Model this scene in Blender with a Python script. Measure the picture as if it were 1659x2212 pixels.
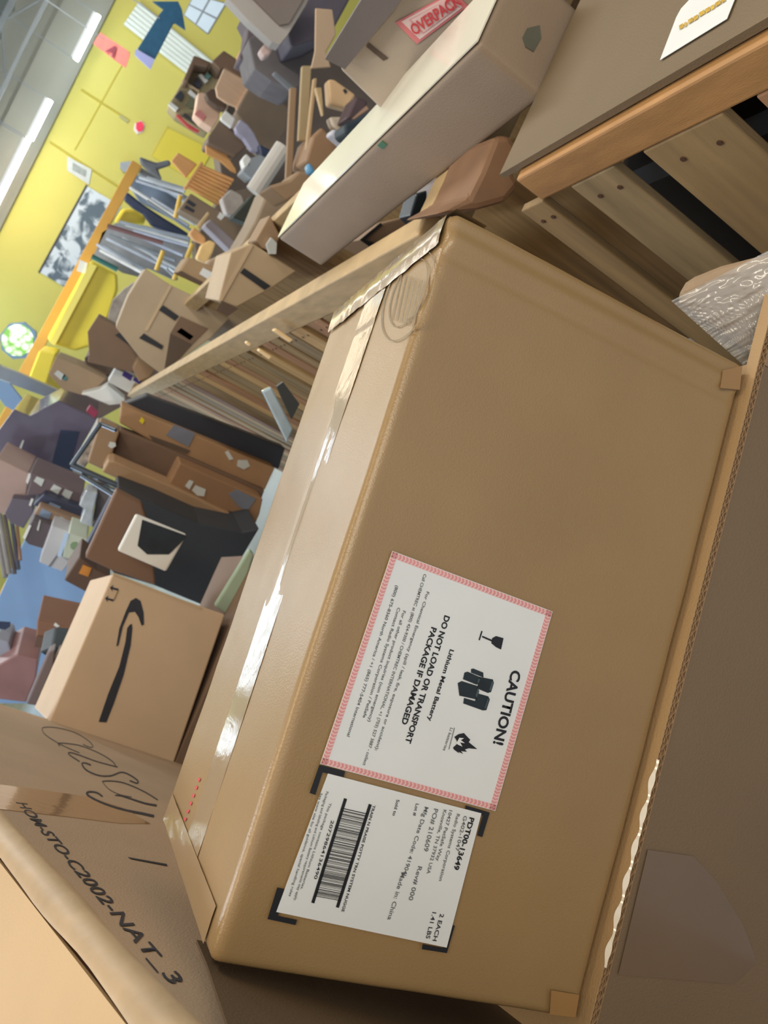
import bpy, bmesh, math, random
import numpy as np
from mathutils import Vector, Matrix, noise
for o in list(bpy.data.objects): bpy.data.objects.remove(o)
SC = bpy.context.scene
COL = SC.collection
random.seed(7)

# ------------------------------------------------------------------ camera
F, CX, CY, H = 1750.0, 829.5, 1106.0, 1.70
def nz(v):
    v = np.array(v, float); return v / np.linalg.norm(v)
ZC = -nz((3670, 1894, 1750)); XC = np.array([.49, -.87, -.086]); XC = nz(XC - XC @ ZC * ZC); YC = np.cross(ZC, XC)
MW = np.array([XC, YC, ZC])          # camera (x right, y down, z forward) -> world
EYE = np.array([0, 0, H])
cam = bpy.data.cameras.new('camera'); camo = bpy.data.objects.new('camera', cam); COL.objects.link(camo)
cx, cy, cz = MW @ [1, 0, 0], MW @ [0, -1, 0], MW @ [0, 0, -1]
camo.matrix_world = Matrix([[cx[i], cy[i], cz[i], EYE[i]] for i in range(3)] + [[0, 0, 0, 1]])
cam.sensor_fit = 'VERTICAL'; cam.sensor_height = 36.0; cam.lens = 36.0 * F / 2212.0
cam.clip_start = 0.02; cam.clip_end = 200
cam.dof.use_dof = True; cam.dof.focus_distance = 0.62; cam.dof.aperture_fstop = 15.0
SC.camera = camo

# ------------------------------------------------------------------ light and exposure
SC.view_settings.view_transform = 'Standard'; SC.view_settings.look = 'None'
SC.view_settings.gamma = 1.0; SC.view_settings.use_curve_mapping = False
SC.view_settings.exposure = 0.0
W = bpy.data.worlds.new('world'); SC.world = W; W.use_nodes = True
W.node_tree.nodes['Background'].inputs[0].default_value = (0.90, 0.93, 1.0, 1)
W.node_tree.nodes['Background'].inputs[1].default_value = 0.72
def area(name, loc, tgt, sx, sy, power, col):
    l = bpy.data.lights.new(name, 'AREA'); l.shape = 'RECTANGLE'; l.size = sx; l.size_y = sy; l.energy = power; l.color = col
    o = bpy.data.objects.new(name, l); COL.objects.link(o); o.location = loc
    d = Vector(tgt) - Vector(loc); o.rotation_euler = d.to_track_quat('-Z', 'Y').to_euler(); return o
area('overhead_area_light', (-0.9, 0.3, 4.2), (-.5, .6, 0), 0.5, 2.4, 36, (1.0, .86, .66))
area('overhead_area_light', (1.0, -1.9, 3.9), (.1, .7, 1.3), 0.6, 2.4, 58, (1.0, .88, .68))  # added light behind the camera, lifts the big carton's front
area('overhead_area_light', (-3.0, 2.5, 4.3), (-3.0, 2.5, 0), 0.4, 3.0, 100, (.88, .95, 1.0))
area('overhead_area_light', (1.5, 3.0, 4.3), (1.5, 3.0, 0), 0.4, 3.0, 90, (1.0, .95, .86))
area('overhead_area_light', (-1.5, 7.5, 4.3), (-1.5, 7.5, 0), 3.0, 0.5, 160, (.92, .97, 1.0))
area('overhead_area_light', (2.0, 9.5, 4.3), (2.0, 10, 0), 4.0, 0.5, 130, (1.0, .98, .92))
area('overhead_area_light', (3.0, 12.5, 3.9), (3.0, 16, 2.5), 7.0, 0.5, 110, (1.0, .99, .95))
area('dock_door_daylight', (-8.4, 10.5, 1.8), (0, 6, 1.0), 4.0, 3.0, 460, (.55, .74, 1.0))

# ------------------------------------------------------------------ pixels of the photo -> places in the room
def ray(x, y): return MW @ np.array([x - CX, y - CY, F])
def hit(x, y, p, n):
    r = ray(x, y); return EYE + r * (((np.array(p) - EYE) @ np.array(n)) / (r @ np.array(n)))
def PY(x, y, Y): return hit(x, y, (0, Y, 0), (0, 1, 0))
def PZ(x, y, z): return hit(x, y, (0, 0, z), (0, 0, 1))
CR = {0: (0, 0, 1), 1: (0, 0, .33755), 2: (300, 0, .33755), 3: (0, 450, .33755), 4: (350, 400, .33755), 5: (0, 850, .37372),
      6: (680, 0, .33755), 7: (1059, 0, .36166), 8: (0, 1200, .37372), 9: (680, 1170, .33755), 10: (560, 1630, .3255),
      11: (0, 1600, .37372), 12: (1100, 450, .33695), 13: (1100, 1600, .33695), 14: (1380, 0, .16817), 15: (0, 960, .16878),
      16: (200, 380, .16878), 17: (340, 100, .16878), 18: (560, 100, .16878)}
def C(k, *a):
    ox, oy, s = CR[k]; return [(ox + a[i] * s, oy + a[i + 1] * s) for i in range(0, len(a), 2)]

# ------------------------------------------------------------------ materials
def S(r, g, b, a=1):
    f = lambda c: (c / 255 / 12.92) if c <= 10 else ((c / 255 + .055) / 1.055) ** 2.4
    return (f(r), f(g), f(b), a)
MC = {}
def mat(name, col, rough=.7, var=.12, scale=6, bump=.0, bscale=300, metal=0, coat=0, stretch=(1, 1, 1), emit=0, alpha=1, trans=0, spec=.5, coatr=.08):
    if name in MC: return MC[name]
    m = bpy.data.materials.new(name); m.use_nodes = True; nt = m.node_tree; b = nt.nodes['Principled BSDF']
    c = S(*col) if max(col) > 1 else tuple(col) + (1,)
    b.inputs['Roughness'].default_value = rough; b.inputs['Metallic'].default_value = metal
    b.inputs['Specular IOR Level'].default_value = spec
    b.inputs['Coat Weight'].default_value = coat; b.inputs['Coat Roughness'].default_value = coatr
    b.inputs['Alpha'].default_value = alpha; b.inputs['Transmission Weight'].default_value = trans
    tc = nt.nodes.new('ShaderNodeTexCoord'); mp = nt.nodes.new('ShaderNodeMapping'); mp.inputs['Scale'].default_value = stretch
    nt.links.new(tc.outputs['Object'], mp.inputs['Vector'])
    if var:
        n = nt.nodes.new('ShaderNodeTexNoise'); n.inputs['Scale'].default_value = scale; n.inputs['Detail'].default_value = 6
        nt.links.new(mp.outputs[0], n.inputs['Vector'])
        r = nt.nodes.new('ShaderNodeValToRGB'); r.color_ramp.elements[0].position = .3; r.color_ramp.elements[1].position = .7
        r.color_ramp.elements[0].color = tuple(x * (1 - var) for x in c[:3]) + (1,)
        r.color_ramp.elements[1].color = tuple(min(1, x * (1 + var)) for x in c[:3]) + (1,)
        nt.links.new(n.outputs[0], r.inputs[0]); nt.links.new(r.outputs[0], b.inputs['Base Color'])
        if emit: nt.links.new(r.outputs[0], b.inputs['Emission Color'])
    else:
        b.inputs['Base Color'].default_value = c; b.inputs['Emission Color'].default_value = c
    b.inputs['Emission Strength'].default_value = emit
    if bump:
        n2 = nt.nodes.new('ShaderNodeTexNoise'); n2.inputs['Scale'].default_value = bscale; n2.inputs['Detail'].default_value = 3
        nt.links.new(mp.outputs[0], n2.inputs['Vector'])
        bp = nt.nodes.new('ShaderNodeBump'); bp.inputs['Strength'].default_value = bump; bp.inputs['Distance'].default_value = .002
        nt.links.new(n2.outputs[0], bp.inputs['Height']); nt.links.new(bp.outputs[0], b.inputs['Normal'])
        if coat: nt.links.new(bp.outputs[0], b.inputs['Coat Normal'])
    MC[name] = m; return m
def kraft(r, g, b, n=None): return mat('cardboard_%d_%d_%d' % (r, g, b), (r, g, b), .62, .07, 5, .25, 500)
K0 = mat('main_kraft', (154, 125, 84), .3, .05, 9, .15, 700, stretch=(1, 1, 1), spec=.6)
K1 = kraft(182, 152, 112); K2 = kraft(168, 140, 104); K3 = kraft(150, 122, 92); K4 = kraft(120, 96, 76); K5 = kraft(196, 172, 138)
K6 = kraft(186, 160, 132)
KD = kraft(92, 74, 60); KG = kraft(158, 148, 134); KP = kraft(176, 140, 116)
WOOD = mat('pine_wood', (196, 160, 108), .65, .22, 3, .3, 60, stretch=(12, 12, 1.2))
WOODL = mat('pine_beam', (188, 160, 116), .6, .16, 4, .2, 60, stretch=(3, 3, 14))
WOODO = mat('orange_wood', (226, 168, 104), .5, .1, 5, stretch=(8, 8, 1))
WOODP = mat('pale_wood', (216, 180, 148), .55, .08, 5, stretch=(8, 8, 1))
BEAMO = mat('orange_beam', (214, 160, 70), .5, .08, 4)
WHITE = mat('white_card', (232, 232, 226), .5, .03, 8); PAPER = mat('white_paper', (228, 230, 228), .45, .02, 20)
PAPERG = mat('grey_paper', (200, 204, 200), .5, .08, 9)
BLACK = mat('black_ink', (26, 28, 34), .5, 0); INK = mat('dark_ink', (44, 46, 56), .6, .1, 60)
FADED = mat('faded_ink', (142, 122, 92), .6, .1, 60); RED = mat('red_ink', (206, 70, 76), .5, .06, 20); PINK = mat('pink_ink', (228, 160, 158), .5, .1, 60)
DARK = mat('dark_plastic', (48, 52, 62), .45, .15, 4); NAVY = mat('navy_plastic', (44, 56, 84), .4, .15, 4); BLK = mat('black_tape', (44, 46, 50), .4, .1, 6)
GREYM = mat('grey_metal', (150, 156, 162), .4, .12, 4, metal=.3); PIPE = mat('grey_pipe', (176, 182, 190), .45, .18, 6)
PIPED = mat('dark_pipe', (110, 114, 120), .45, .18, 6); YEL = mat('yellow_plastic', (228, 208, 70), .4, .06, 3)
TEAL = mat('teal_sign', (34, 84, 116), .5, .12, 14); LAV = mat('lavender_foam', (168, 174, 226), .6, .04, 8)
PINKS = mat('pink_sign', (250, 140, 130), .6, .1, 8); BLUEG = mat('blue_grey_fabric', (128, 146, 170), .6, .15, 6)
WOODN = mat('pine_rail_dull', (176, 130, 78), .6, .16, 4, .2, 60, stretch=(3, 3, 14))
TAPEB = mat('brown_tape', (160, 122, 84), .22, .06, 9, .2, 40, coat=.6)
GREEN = mat('green_print', (70, 120, 90), .6, .1, 8); PURP = mat('purple_print', (70, 52, 130), .5, .1, 8)

# ------------------------------------------------------------------ object helpers
ROOT = {}
def base_of(vs):
    a = np.array([tuple(v) for v in vs], float); return Vector(((a[:, 0].min() + a[:, 0].max()) / 2, (a[:, 1].min() + a[:, 1].max()) / 2, a[:, 2].min()))
def mesh(name, vs, fs, m, parent=None, smooth=False, bevel=0, org=None, fix=True):
    org = ROOT[parent.name] if parent else (Vector(org) if org is not None else base_of(vs))
    me = bpy.data.meshes.new(name); me.from_pydata([Vector(tuple(v)) - org for v in vs], [], fs)
    if fix:
        b = bmesh.new(); b.from_mesh(me); bmesh.ops.recalc_face_normals(b, faces=b.faces); b.to_mesh(me); b.free()
    me.materials.append(m)
    if smooth:
        for p in me.polygons: p.use_smooth = True
    o = bpy.data.objects.new(name, me); COL.objects.link(o)
    if parent: o.parent = parent
    else: o.location = org
    ROOT[o.name] = org
    if bevel:
        md = o.modifiers.new('bevel', 'BEVEL'); md.width = bevel; md.segments = 2; md.limit_method = 'ANGLE'
    return o
def tag(o, label, cat, group=None, kind=None):
    if label: o['label'] = label
    if cat: o['category'] = cat
    if group: o['group'] = group
    if kind: o['kind'] = kind
    return o
def empty(name, loc, label, cat, group=None):
    o = bpy.data.objects.new(name, None); COL.objects.link(o); o.location = Vector(tuple(loc)); o.empty_display_size = .05
    ROOT[o.name] = Vector(tuple(loc)); return tag(o, label, cat, group)
def prism(front, back):
    n = len(front); vs = list(front) + list(back)
    fs = [tuple(range(n)), tuple(range(2 * n - 1, n - 1, -1))] + [(i, (i + 1) % n, n + (i + 1) % n, n + i) for i in range(n)]
    return vs, fs
def frame_box(o, a, b, c):
    o, a, b, c = map(np.array, (o, a, b, c))
    return [o, o + a, o + a + b, o + b, o + c, o + a + c, o + a + b + c, o + b + c], [(0, 1, 2, 3), (7, 6, 5, 4), (0, 4, 5, 1), (1, 5, 6, 2), (2, 6, 7, 3), (3, 7, 4, 0)]
def tubev(p, q, r, n=12):
    p, q = np.array(p, float), np.array(q, float); d = nz(q - p); a = nz(np.cross(d, (0.3, .5, .81))); b = np.cross(d, a)
    vs = [e + (a * math.cos(t) + b * math.sin(t)) * r for e in (p, q) for t in [2 * math.pi * i / n for i in range(n)]]
    return vs, [tuple(range(n)), tuple(range(2 * n - 1, n - 1, -1))] + [(i, (i + 1) % n, n + (i + 1) % n, n + i) for i in range(n)]
def merge(*g):
    V, Fc = [], []
    for v, f in g:
        k = len(V); V += list(v); Fc += [tuple(i + k for i in q) for q in f]
    return V, Fc
class Plane:
    """a face in the room: point, unit right, unit up, unit normal towards the viewer"""
    def __init__(s, p, n):
        s.p, s.n = np.array(p, float), nz(n)
        if s.n @ (EYE - s.p) < 0: s.n = -s.n
    def at(s, x, y, off=0): return hit(x, y, s.p + s.n * off, s.n)
def vplane(poly, Y, yaw=0):
    cxp = sum(p[0] for p in poly) / len(poly); cyp = sum(p[1] for p in poly) / len(poly)
    a = math.radians(yaw); return Plane(PY(cxp, cyp, Y), (math.sin(a), -math.cos(a), 0))
def slab(name, poly, pl, thick, m, parent=None, off=0, bevel=0):
    fr = [pl.at(x, y, off) for x, y in poly]; bk = [p - pl.n * thick for p in fr]
    vs, fs = prism(fr, bk); return mesh(name, vs, fs, m, parent, bevel=bevel)
def item(name, label, cat, poly, Y, thick, m, yaw=0, extra=(), group=None, bevel=.004):
    """a thing seen face-on: outline at its distance, real thickness, and its printed / taped parts"""
    pl = vplane(poly, Y, yaw)
    if not extra:
        o = slab(name, poly, pl, thick, m, bevel=bevel); return tag(o, label, cat, group)
    fr = [pl.at(x, y) for x, y in poly]; r = empty(name, base_of(fr + [p - pl.n * thick for p in fr]), label, cat, group)
    slab('body', poly, pl, thick, m, r, bevel=bevel)
    for e in extra: slab(e[0], e[1], pl, .003 if len(e) < 4 else e[3], e[2], r, off=.004 if len(e) < 4 else e[3])
    return r
def rod(name, label, cat, p, q, r, m, group=None): return tag(mesh(name, *tubev(p, q, r), m, smooth=False), label, cat, group)
def ribbon(pts, w, nrm):
    pts = [np.array(p) for p in pts]; V = []; Fc = []
    for i, p in enumerate(pts):
        d = nz(pts[min(i + 1, len(pts) - 1)] - pts[max(i - 1, 0)]); s = nz(np.cross(nrm, d)); ww = w[i] if isinstance(w, (list, tuple)) else w
        V += [p - s * ww / 2, p + s * ww / 2]
    for i in range(len(pts) - 1): Fc.append((2 * i, 2 * i + 1, 2 * i + 3, 2 * i + 2))
    return V, Fc
def smooth_path(p, k=6):
    out = []
    for i in range(len(p) - 1):
        p0, p1, p2, p3 = p[max(i - 1, 0)], p[i], p[i + 1], p[min(i + 2, len(p) - 1)]
        for j in range(k):
            t = j / k; out.append(tuple(.5 * (2 * b + (c - a) * t + (2 * a - 5 * b + 4 * c - d) * t * t + (3 * b - a - 3 * c + d) * t ** 3) for a, b, c, d in zip(p0, p1, p2, p3)))
    return out + [tuple(p[-1])]
def lettering(name, txt, pl, s, e, h, m, parent, off=.001, bold=0, up=None, space=1.0):
    """text laid on a face: baseline from pixel s to pixel e, capitals h pixels tall towards pixel direction up"""
    cu = bpy.data.curves.new(name, 'FONT'); cu.body = txt; cu.size = 1; cu.offset = bold; cu.space_character = space; cu.resolution_u = 3
    t = bpy.data.objects.new(name + '_tmp', cu); COL.objects.link(t); dg = bpy.context.evaluated_depsgraph_get(); dg.update()
    me = bpy.data.meshes.new_from_object(t.evaluated_get(dg)); bpy.data.objects.remove(t); 
    a = np.array([v.co for v in me.vertices]); x0, x1 = a[:, 0].min(), a[:, 0].max()
    P0, P1 = pl.at(*s, off), pl.at(*e, off); X = (P1 - P0)
    mx, my = (s[0] + e[0]) / 2, (s[1] + e[1]) / 2
    if up is None: up = nz((e[1] - s[1], -(e[0] - s[0])))
    U = (pl.at(mx + up[0] * h, my + up[1] * h, off) - pl.at(mx, my, off))
    if abs(nz(U) @ nz(X)) < .35: U = nz(U - (U @ nz(X)) * nz(X)) * np.linalg.norm(U)
    org = ROOT[parent.name]
    for v in me.vertices:
        v.co = Vector(tuple(P0 + X * ((v.co.x - x0) / (x1 - x0)) + U * (v.co.y / .70))) - org
    me.materials.clear(); me.materials.append(m)
    o = bpy.data.objects.new(name, me); COL.objects.link(o); o.parent = parent; ROOT[o.name] = org; return o
def rbox(name, o, A, B, Cc, dims, m, parent, r=.006, amp=.0015, fn=None, n=(50, 26, 26), seed=0, label=None):
    """a cardboard box body: soft rounded edges and slightly uneven panels; A B Cc unit axes"""
    o, A, B, Cc = map(np.array, (o, A, B, Cc)); d = np.array(dims, float); idx = {}; V = []; Fc = []
    def vid(i, j, k):
        q = (i, j, k)
        if q not in idx:
            p = np.array([i / n[0], j / n[1], k / n[2]]) * d
            for ax in range(3):                       # finer near the edges
                t = p[ax] / d[ax]; t = t + .12 * -math.sin(2 * math.pi * t) / 1.0 * .5; p[ax] = t * d[ax]
            c = np.clip(p, r, d - r); nn = p - c; L = np.linalg.norm(nn); nn = nn / L if L > 1e-9 else nn
            e = c + nn * r
            w = noise.noise(Vector(tuple(e * 7 + seed))) * amp + noise.noise(Vector(tuple(e * 22 + seed))) * amp * .35
            mid = np.prod([1 if abs(nn[a]) > .9 else math.sin(math.pi * min(1, max(0, e[a] / d[a]))) for a in range(3)])
            w += mid * amp * 1.6
            if fn: w += fn(e / d, nn)
            e = e + nn * w
            idx[q] = len(V); V.append(o + A * e[0] + B * e[1] + Cc * e[2])
        return idx[q]
    N = n
    for (a, b, c) in ((0, 1, 2), (1, 2, 0), (2, 0, 1)):
        for s in (0, N[c]):
            for i in range(N[a]):
                for j in range(N[b]):
                    def q(ii, jj):
                        t = [0, 0, 0]; t[a] = ii; t[b] = jj; t[c] = s; return vid(*t)
                    f = (q(i, j), q(i + 1, j), q(i + 1, j + 1), q(i, j + 1)); Fc.append(f if s else f[::-1])
    ob = mesh(name, V, Fc, m, parent, smooth=True)
    if label: ob['label'] = label
    return ob
def struct(o): o['kind'] = 'structure'; return o

# ================================================================== the room
YW = 16.0
def wallbox(name, lo, hi, m): 
    v, f = frame_box(lo, (hi[0] - lo[0], 0, 0), (0, hi[1] - lo[1], 0), (0, 0, hi[2] - lo[2])); return struct(mesh(name, v, f, m))
FLOOR = mat('polished_concrete', (150, 156, 162), .25, .12, 1.2, .1, 30)
YWALL = mat('yellow_paint', (204, 194, 98), .6, .05, .8); GWALL = mat('grey_paint', (150, 150, 138), .7, .08, 1); CEIL = mat('corrugated_steel', (118, 126, 128), .5, .15, .7, metal=.1)
wallbox('floor', (-9, -3, -.1), (8, YW + .2, 0), FLOOR)
wallbox('wall_back', (-9, YW, 0), (8, YW + .2, 3.70), YWALL)
wallbox('trim_1', (-9, YW - .15, 3.70), (8, YW + .2, 4.35), GWALL)
wallbox('wall_right', (8, -3, 0), (8.2, YW + .2, 5.2), GWALL)
wallbox('wall_left', (-9.2, -3, 0), (-9, 7.5, 5.2), GWALL)
v = []; f = []; nx = 68
for i in range(nx + 1):
    x = -9 + 17 * i / nx; z = 4.9 + (.09 if i % 2 else 0)
    v += [(x, -1.5, z), (x, YW + .1, z)]
for i in range(nx): f.append((2 * i, 2 * i + 1, 2 * i + 3, 2 * i + 2))
struct(mesh('ceiling', v, f, CEIL, fix=False))
wallbox('trim_2', (-9, YW - .05, 4.35), (8, YW + .2, 5.0), GWALL)
for k, y in enumerate((5.5, 8.5, 11.5, 14.0)):
    g = [frame_box((-9, y, 4.55), (17, 0, 0), (0, .08, 0), (0, 0, .08)), frame_box((-9, y, 4.2), (17, 0, 0), (0, .05, 0), (0, 0, .05))]
    for i in range(24): g.append(tubev((-8.8 + .7 * i, y + .03, 4.22 if i % 2 else 4.6), (-8.1 + .7 * i, y + .03, 4.6 if i % 2 else 4.22), .015, 6))
    struct(mesh('trim_%d' % (k + 3), *merge(*g), mat('truss_steel', (112, 118, 120), .5, .1, 3)))
# door and painted seams on the yellow wall
pw = Plane((0, YW - .001, 0), (0, -1, 0))
YD = mat('yellow_door_paint', (214, 196, 64), .5, .05, 1); YSEAM = mat('yellow_seam', (186, 168, 54), .6, .05, 1)
d1 = struct(slab('door_1', C(1, 1075, 820, 975, 1000, 1250, 1165, 1360, 960), pw, .03, YD, off=.03))
def seam(name, k, x0, y0, x1, y1, w): 
    p, q = C(k, x0, y0, x1, y1); a, b = pw.at(*p), pw.at(*q); struct(mesh(name, *tubev(a, b, w, 8), YSEAM))
seam('trim_8', 1, 320, 910, 760, 1200, .018); seam('trim_9', 1, 520, 575, 830, 775, .018); seam('trim_10', 1, 830, 330, 480, 960, .012); seam('trim_11', 1, 1075, 815, 975, 1000, .02)
# window with four panes high on the right of the yellow wall
wp = C(1, 1240, -40, 1450, 20, 1330, 220, 1175, 95)
wn = struct(slab('window_1', wp, pw, .05, GREYM, off=.02))
g = vplane(wp, YW - .03)
def lerp(a, b, t): return (a[0] + (b[0] - a[0]) * t, a[1] + (b[1] - a[1]) * t)
GLAZ = mat('daylit_glass', (190, 205, 215), .3, .05, 3, emit=.45)
for i in range(2):
    for j in range(2):
        q = [lerp(lerp(wp[0], wp[1], (i + a) / 2), lerp(wp[3], wp[2], (i + a) / 2), (j + b) / 2) for a, b in ((.06, .06), (.94, .06), (.94, .94), (.06, .94))]
        slab('pane', q, pw, .01, GLAZ, wn, off=.035)

# fluorescent tubes along the far wall (in view, and further left out of frame)
def tube_lamp(p, q, col, st, label, group=None):
    r = empty('fluorescent_lamp', (np.array(p) + q) / 2, label, 'ceiling lamp', group)
    d = nz(np.array(q) - p)
    mesh('tube', *tubev(p, q, .036), mat('lamp_%d_%d' % (st, int(col[2])), col, .4, 0, emit=st), r, smooth=False)
    mesh('reflector', *frame_box(np.array(p) + (0, -.045, .042), np.array(q) - p, (0, .09, 0), (0, 0, .04)), mat('lamp_housing', (210, 214, 216), .4, .03, 3), r)
    for e in (p, q): mesh('hanger', *tubev(np.array(e) + (0, 0, .1), (e[0], e[1], 4.9), .008, 6), GREYM, r)
for a, b, col, st, lb in (((217, 36), (160, 127), (236, 252, 255), 26, 'short white fluorescent tube nearest the pink hanging sign'),
                      ((112, 219), (64, 300), (236, 250, 255), 26, 'middle of the three fluorescent tubes above the yellow wall'),
                      ((66, 306), (-52, 520), (255, 236, 208), 26, 'longest fluorescent tube, lowest left of the three in view')):
    p, q = PY(*a, 15), PY(*b, 15); q[2] = p[2] = (p[2] + q[2]) / 2; tube_lamp(p, q, col, st, lb)
# the same row carries on to the left, out of the frame; the box's tape mirrors it
for i, (x0, x1, z, col) in enumerate(((-2.2, -1.3, 3.72, (220, 238, 255)), (-6.6, -3.9, 3.66, (214, 236, 255)), (-8.8, -7.4, 3.6, (214, 236, 255)))):
    tube_lamp(np.array((x0, 15., z)), np.array((x1, 15., z)), col, 42, ['second fluorescent tube beyond the row in view', 'long fluorescent tube far along the left of the row', 'last fluorescent tube at the far left of the row'][i])

# ------------------------------------------------------------------ things on and in front of the yellow wall
MUR = bpy.data.materials.new('mural_print'); MUR.use_nodes = True
_n = MUR.node_tree; _b = _n.nodes['Principled BSDF']; _t = _n.nodes.new('ShaderNodeTexCoord'); _v = _n.nodes.new('ShaderNodeTexNoise'); _v.inputs['Scale'].default_value = 4.2; _v.inputs['Detail'].default_value = 7; _v.inputs['Distortion'].default_value = .6
_r = _n.nodes.new('ShaderNodeValToRGB'); _r.color_ramp.elements[0].position = .44; _r.color_ramp.elements[0].color = S(84, 100, 112); _r.color_ramp.elements[1].position = .55; _r.color_ramp.elements[1].color = S(206, 216, 222)
_n.links.new(_t.outputs['Object'], _v.inputs['Vector']); _n.links.new(_v.outputs[0], _r.inputs[0]); _n.links.new(_r.outputs[0], _b.inputs['Base Color'])
mp = [(84, 587), (187, 401), (262, 446), (152, 628)]
item('mural_print', 'large black and white photo print hung on the yellow wall', 'picture', mp, YW - .02, .02, MUR, extra=(('frame_edge', [(82, 588), (186, 398), (190, 401), (86, 591)], BLK),))
item('notice_sheet', 'white notice sheet taped on the yellow wall above the mural', 'paper', C(1, 430, 1000, 588, 1085, 570, 1182, 430, 1092), YW - .02, .01, PAPERG, extra=(('printed_panel', C(1, 465, 1040, 555, 1090, 548, 1135, 463, 1088), mat('grey_print', (150, 156, 152), .6, .25, 12)),))
r = item('fire_alarm', 'small red alarm box with white base on the yellow wall', 'alarm', C(1, 862, 790, 905, 770, 928, 800, 915, 845, 875, 858, 855, 830), YW - .02, .06, WHITE, extra=(('red_cover', C(1, 872, 785, 905, 775, 922, 800, 910, 838, 885, 842, 870, 820), mat('alarm_red', (240, 50, 84), .4, 0), .04),))
item('junction_box', 'small grey junction box between the painted seam and the red alarm', 'electrical box', C(1, 770, 730, 825, 770, 818, 790, 762, 750), YW - .02, .05, mat('jb', (168, 164, 110), .5, .05, 3))
item('wall_speaker', 'grey box fixed to the yellow wall above the orange beam', 'speaker', C(1, 768, 1040, 830, 1030, 865, 1060, 850, 1115, 790, 1100, 768, 1075), YW - .1, .1, GREYM)
for i in range(6):
    t = i / 5; a = lerp(*C(1, 882, 25, 800, 145), t); b = lerp(*C(1, 1345, 400, 1180, 440), t)
    p, q = pw.at(*a, .06), pw.at(*b, .06); q = q + (q - p) * .15
    rod('conduit_pipe', 'white vertical conduit on the yellow wall beside the arrow sign', 'pipe', p, q, .045, mat('white_conduit', (222, 230, 222), .4, .04, 3), 'white conduits running down the yellow wall')
# hanging signs
ar = item('arrow_sign', 'dark teal hanging arrow sign with a lavender end, near the ceiling', 'sign', C(1, 880, 312, 990, 382, 1110, 150, 1120, 148, 1187, 192, 1165, 60, 1140, 8, 975, 8, 1045, 60, 1020, 90), 10, .03, TEAL, extra=(('end_block', C(1, 868, 312, 990, 380, 962, 442, 862, 350), LAV, .03),))
pk = item('row_sign', 'pink hanging sign with a letter, below the fluorescent tube', 'sign', C(1, 640, 205, 820, 325, 832, 350, 805, 435, 775, 415, 595, 280), 11, .01, PINKS)
ROOT[pk.name] = pk.location.copy(); lettering('letter', 'A', vplane(C(1, 640, 205, 820, 325, 832, 350, 805, 435, 775, 415, 595, 280), 10.98), *C(1, 675, 325, 725, 370), 22, mat('sign_letter', (150, 70, 90), .6, 0), pk, bold=.02)
for o_, px in ((ar, (345, 40)), (pk, (225, 85))):
    p = PY(*px, 10 if o_ is ar else 11); mesh('hanging_wire', *tubev(p, (p[0], p[1], 4.9), .006, 6), GREYM, o_)
# octagonal pane, its bright leafy pattern put in as emission
MIR = bpy.data.materials.new('leafy_pattern'); MIR.use_nodes = True; _n = MIR.node_tree; _b = _n.nodes['Principled BSDF']; _t = _n.nodes.new('ShaderNodeTexCoord'); _v = _n.nodes.new('ShaderNodeTexVoronoi'); _v.inputs['Scale'].default_value = 14
_r = _n.nodes.new('ShaderNodeValToRGB'); _r.color_ramp.elements[0].position = .2; _r.color_ramp.elements[0].color = (1, 1, .95, 1); _r.color_ramp.elements[1].position = .75; _r.color_ramp.elements[1].color = S(110, 160, 70)
_n.links.new(_t.outputs['Object'], _v.inputs['Vector']); _n.links.new(_v.outputs['Distance'], _r.inputs[0]); _n.links.new(_r.outputs[0], _b.inputs['Emission Color']); _n.links.new(_r.outputs[0], _b.inputs['Base Color']); _b.inputs['Emission Strength'].default_value = 1.1
def octo(cx_, cy_, r, k=8, ph=.3): return [(cx_ + r * math.cos(ph + 2 * math.pi * i / k), cy_ + r * math.sin(ph + 2 * math.pi * i / k)) for i in range(k)]
item('octagonal_pane', 'small bright octagonal pane glowing with a leafy green pattern, left of the orange beam', 'window', octo(40, 736, 42), 10.5, .1, mat('bluish_frame', (120, 150, 176), .4, .1, 3), extra=(('pane', octo(38, 735, 35, 12), MIR, .01),))

# ------------------------------------------------------------------ rack of pipes with its orange beam
def beam(name, label, a, b, Y, hgt, m, group=None, dep=.1):
    p, q = PY(*a, Y), PY(*b, Y); d = q - p; u = np.array((0, 0, 1.)); v, f = frame_box(p - u * hgt / 2, d, (0, dep, 0), u * hgt); return tag(mesh(name, v, f, m, bevel=.004), label, 'beam', group)
beam('rack_beam', 'long orange rack beam crossing in front of the yellow wall and mural', (40, 828), (296, 352), 9.0, .1, BEAMO)
beam('rack_beam', 'short orange rack beam at the far left below the grey upright', (-30, 985), (24, 884), 8.0, .1, BEAMO)
beam('rack_beam', 'tan rack beam above the bluish concrete floor at the left edge', (8, 1290), (66, 1182), 7.0, .08, BEAMO)
for i_, (px_, lb_) in enumerate((((44, 822), 'steel rack post carrying the left end of the long orange beam'), ((290, 362), 'steel rack post carrying the right end of the long orange beam'))):
    p_ = PY(*px_, 9.16); rod('rack_post', lb_, 'post', (p_[0], p_[1], 0), (p_[0], p_[1], p_[2] - .06), .04, GREYM)
item('rack_upright', 'grey steel rack upright post left of the yellow bin', 'post', C(3, -60, 960, 0, 1010, 130, 1060, 380, 1170, 500, 1250, 480, 1300, 300, 1210, 0, 1100, -60, 1080), 7.0, .1, GREYM)
item('rack_brace', 'pale blue metal brace at the left edge above the dark wrapped pallet', 'brace', C(3, -10, 1095, 60, 1120, 215, 1320, 195, 1345, 130, 1320, 30, 1265, -10, 1210), 6.6, .06, mat('pale_blue_metal', (150, 186, 226), .3, .05, 4))
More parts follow.
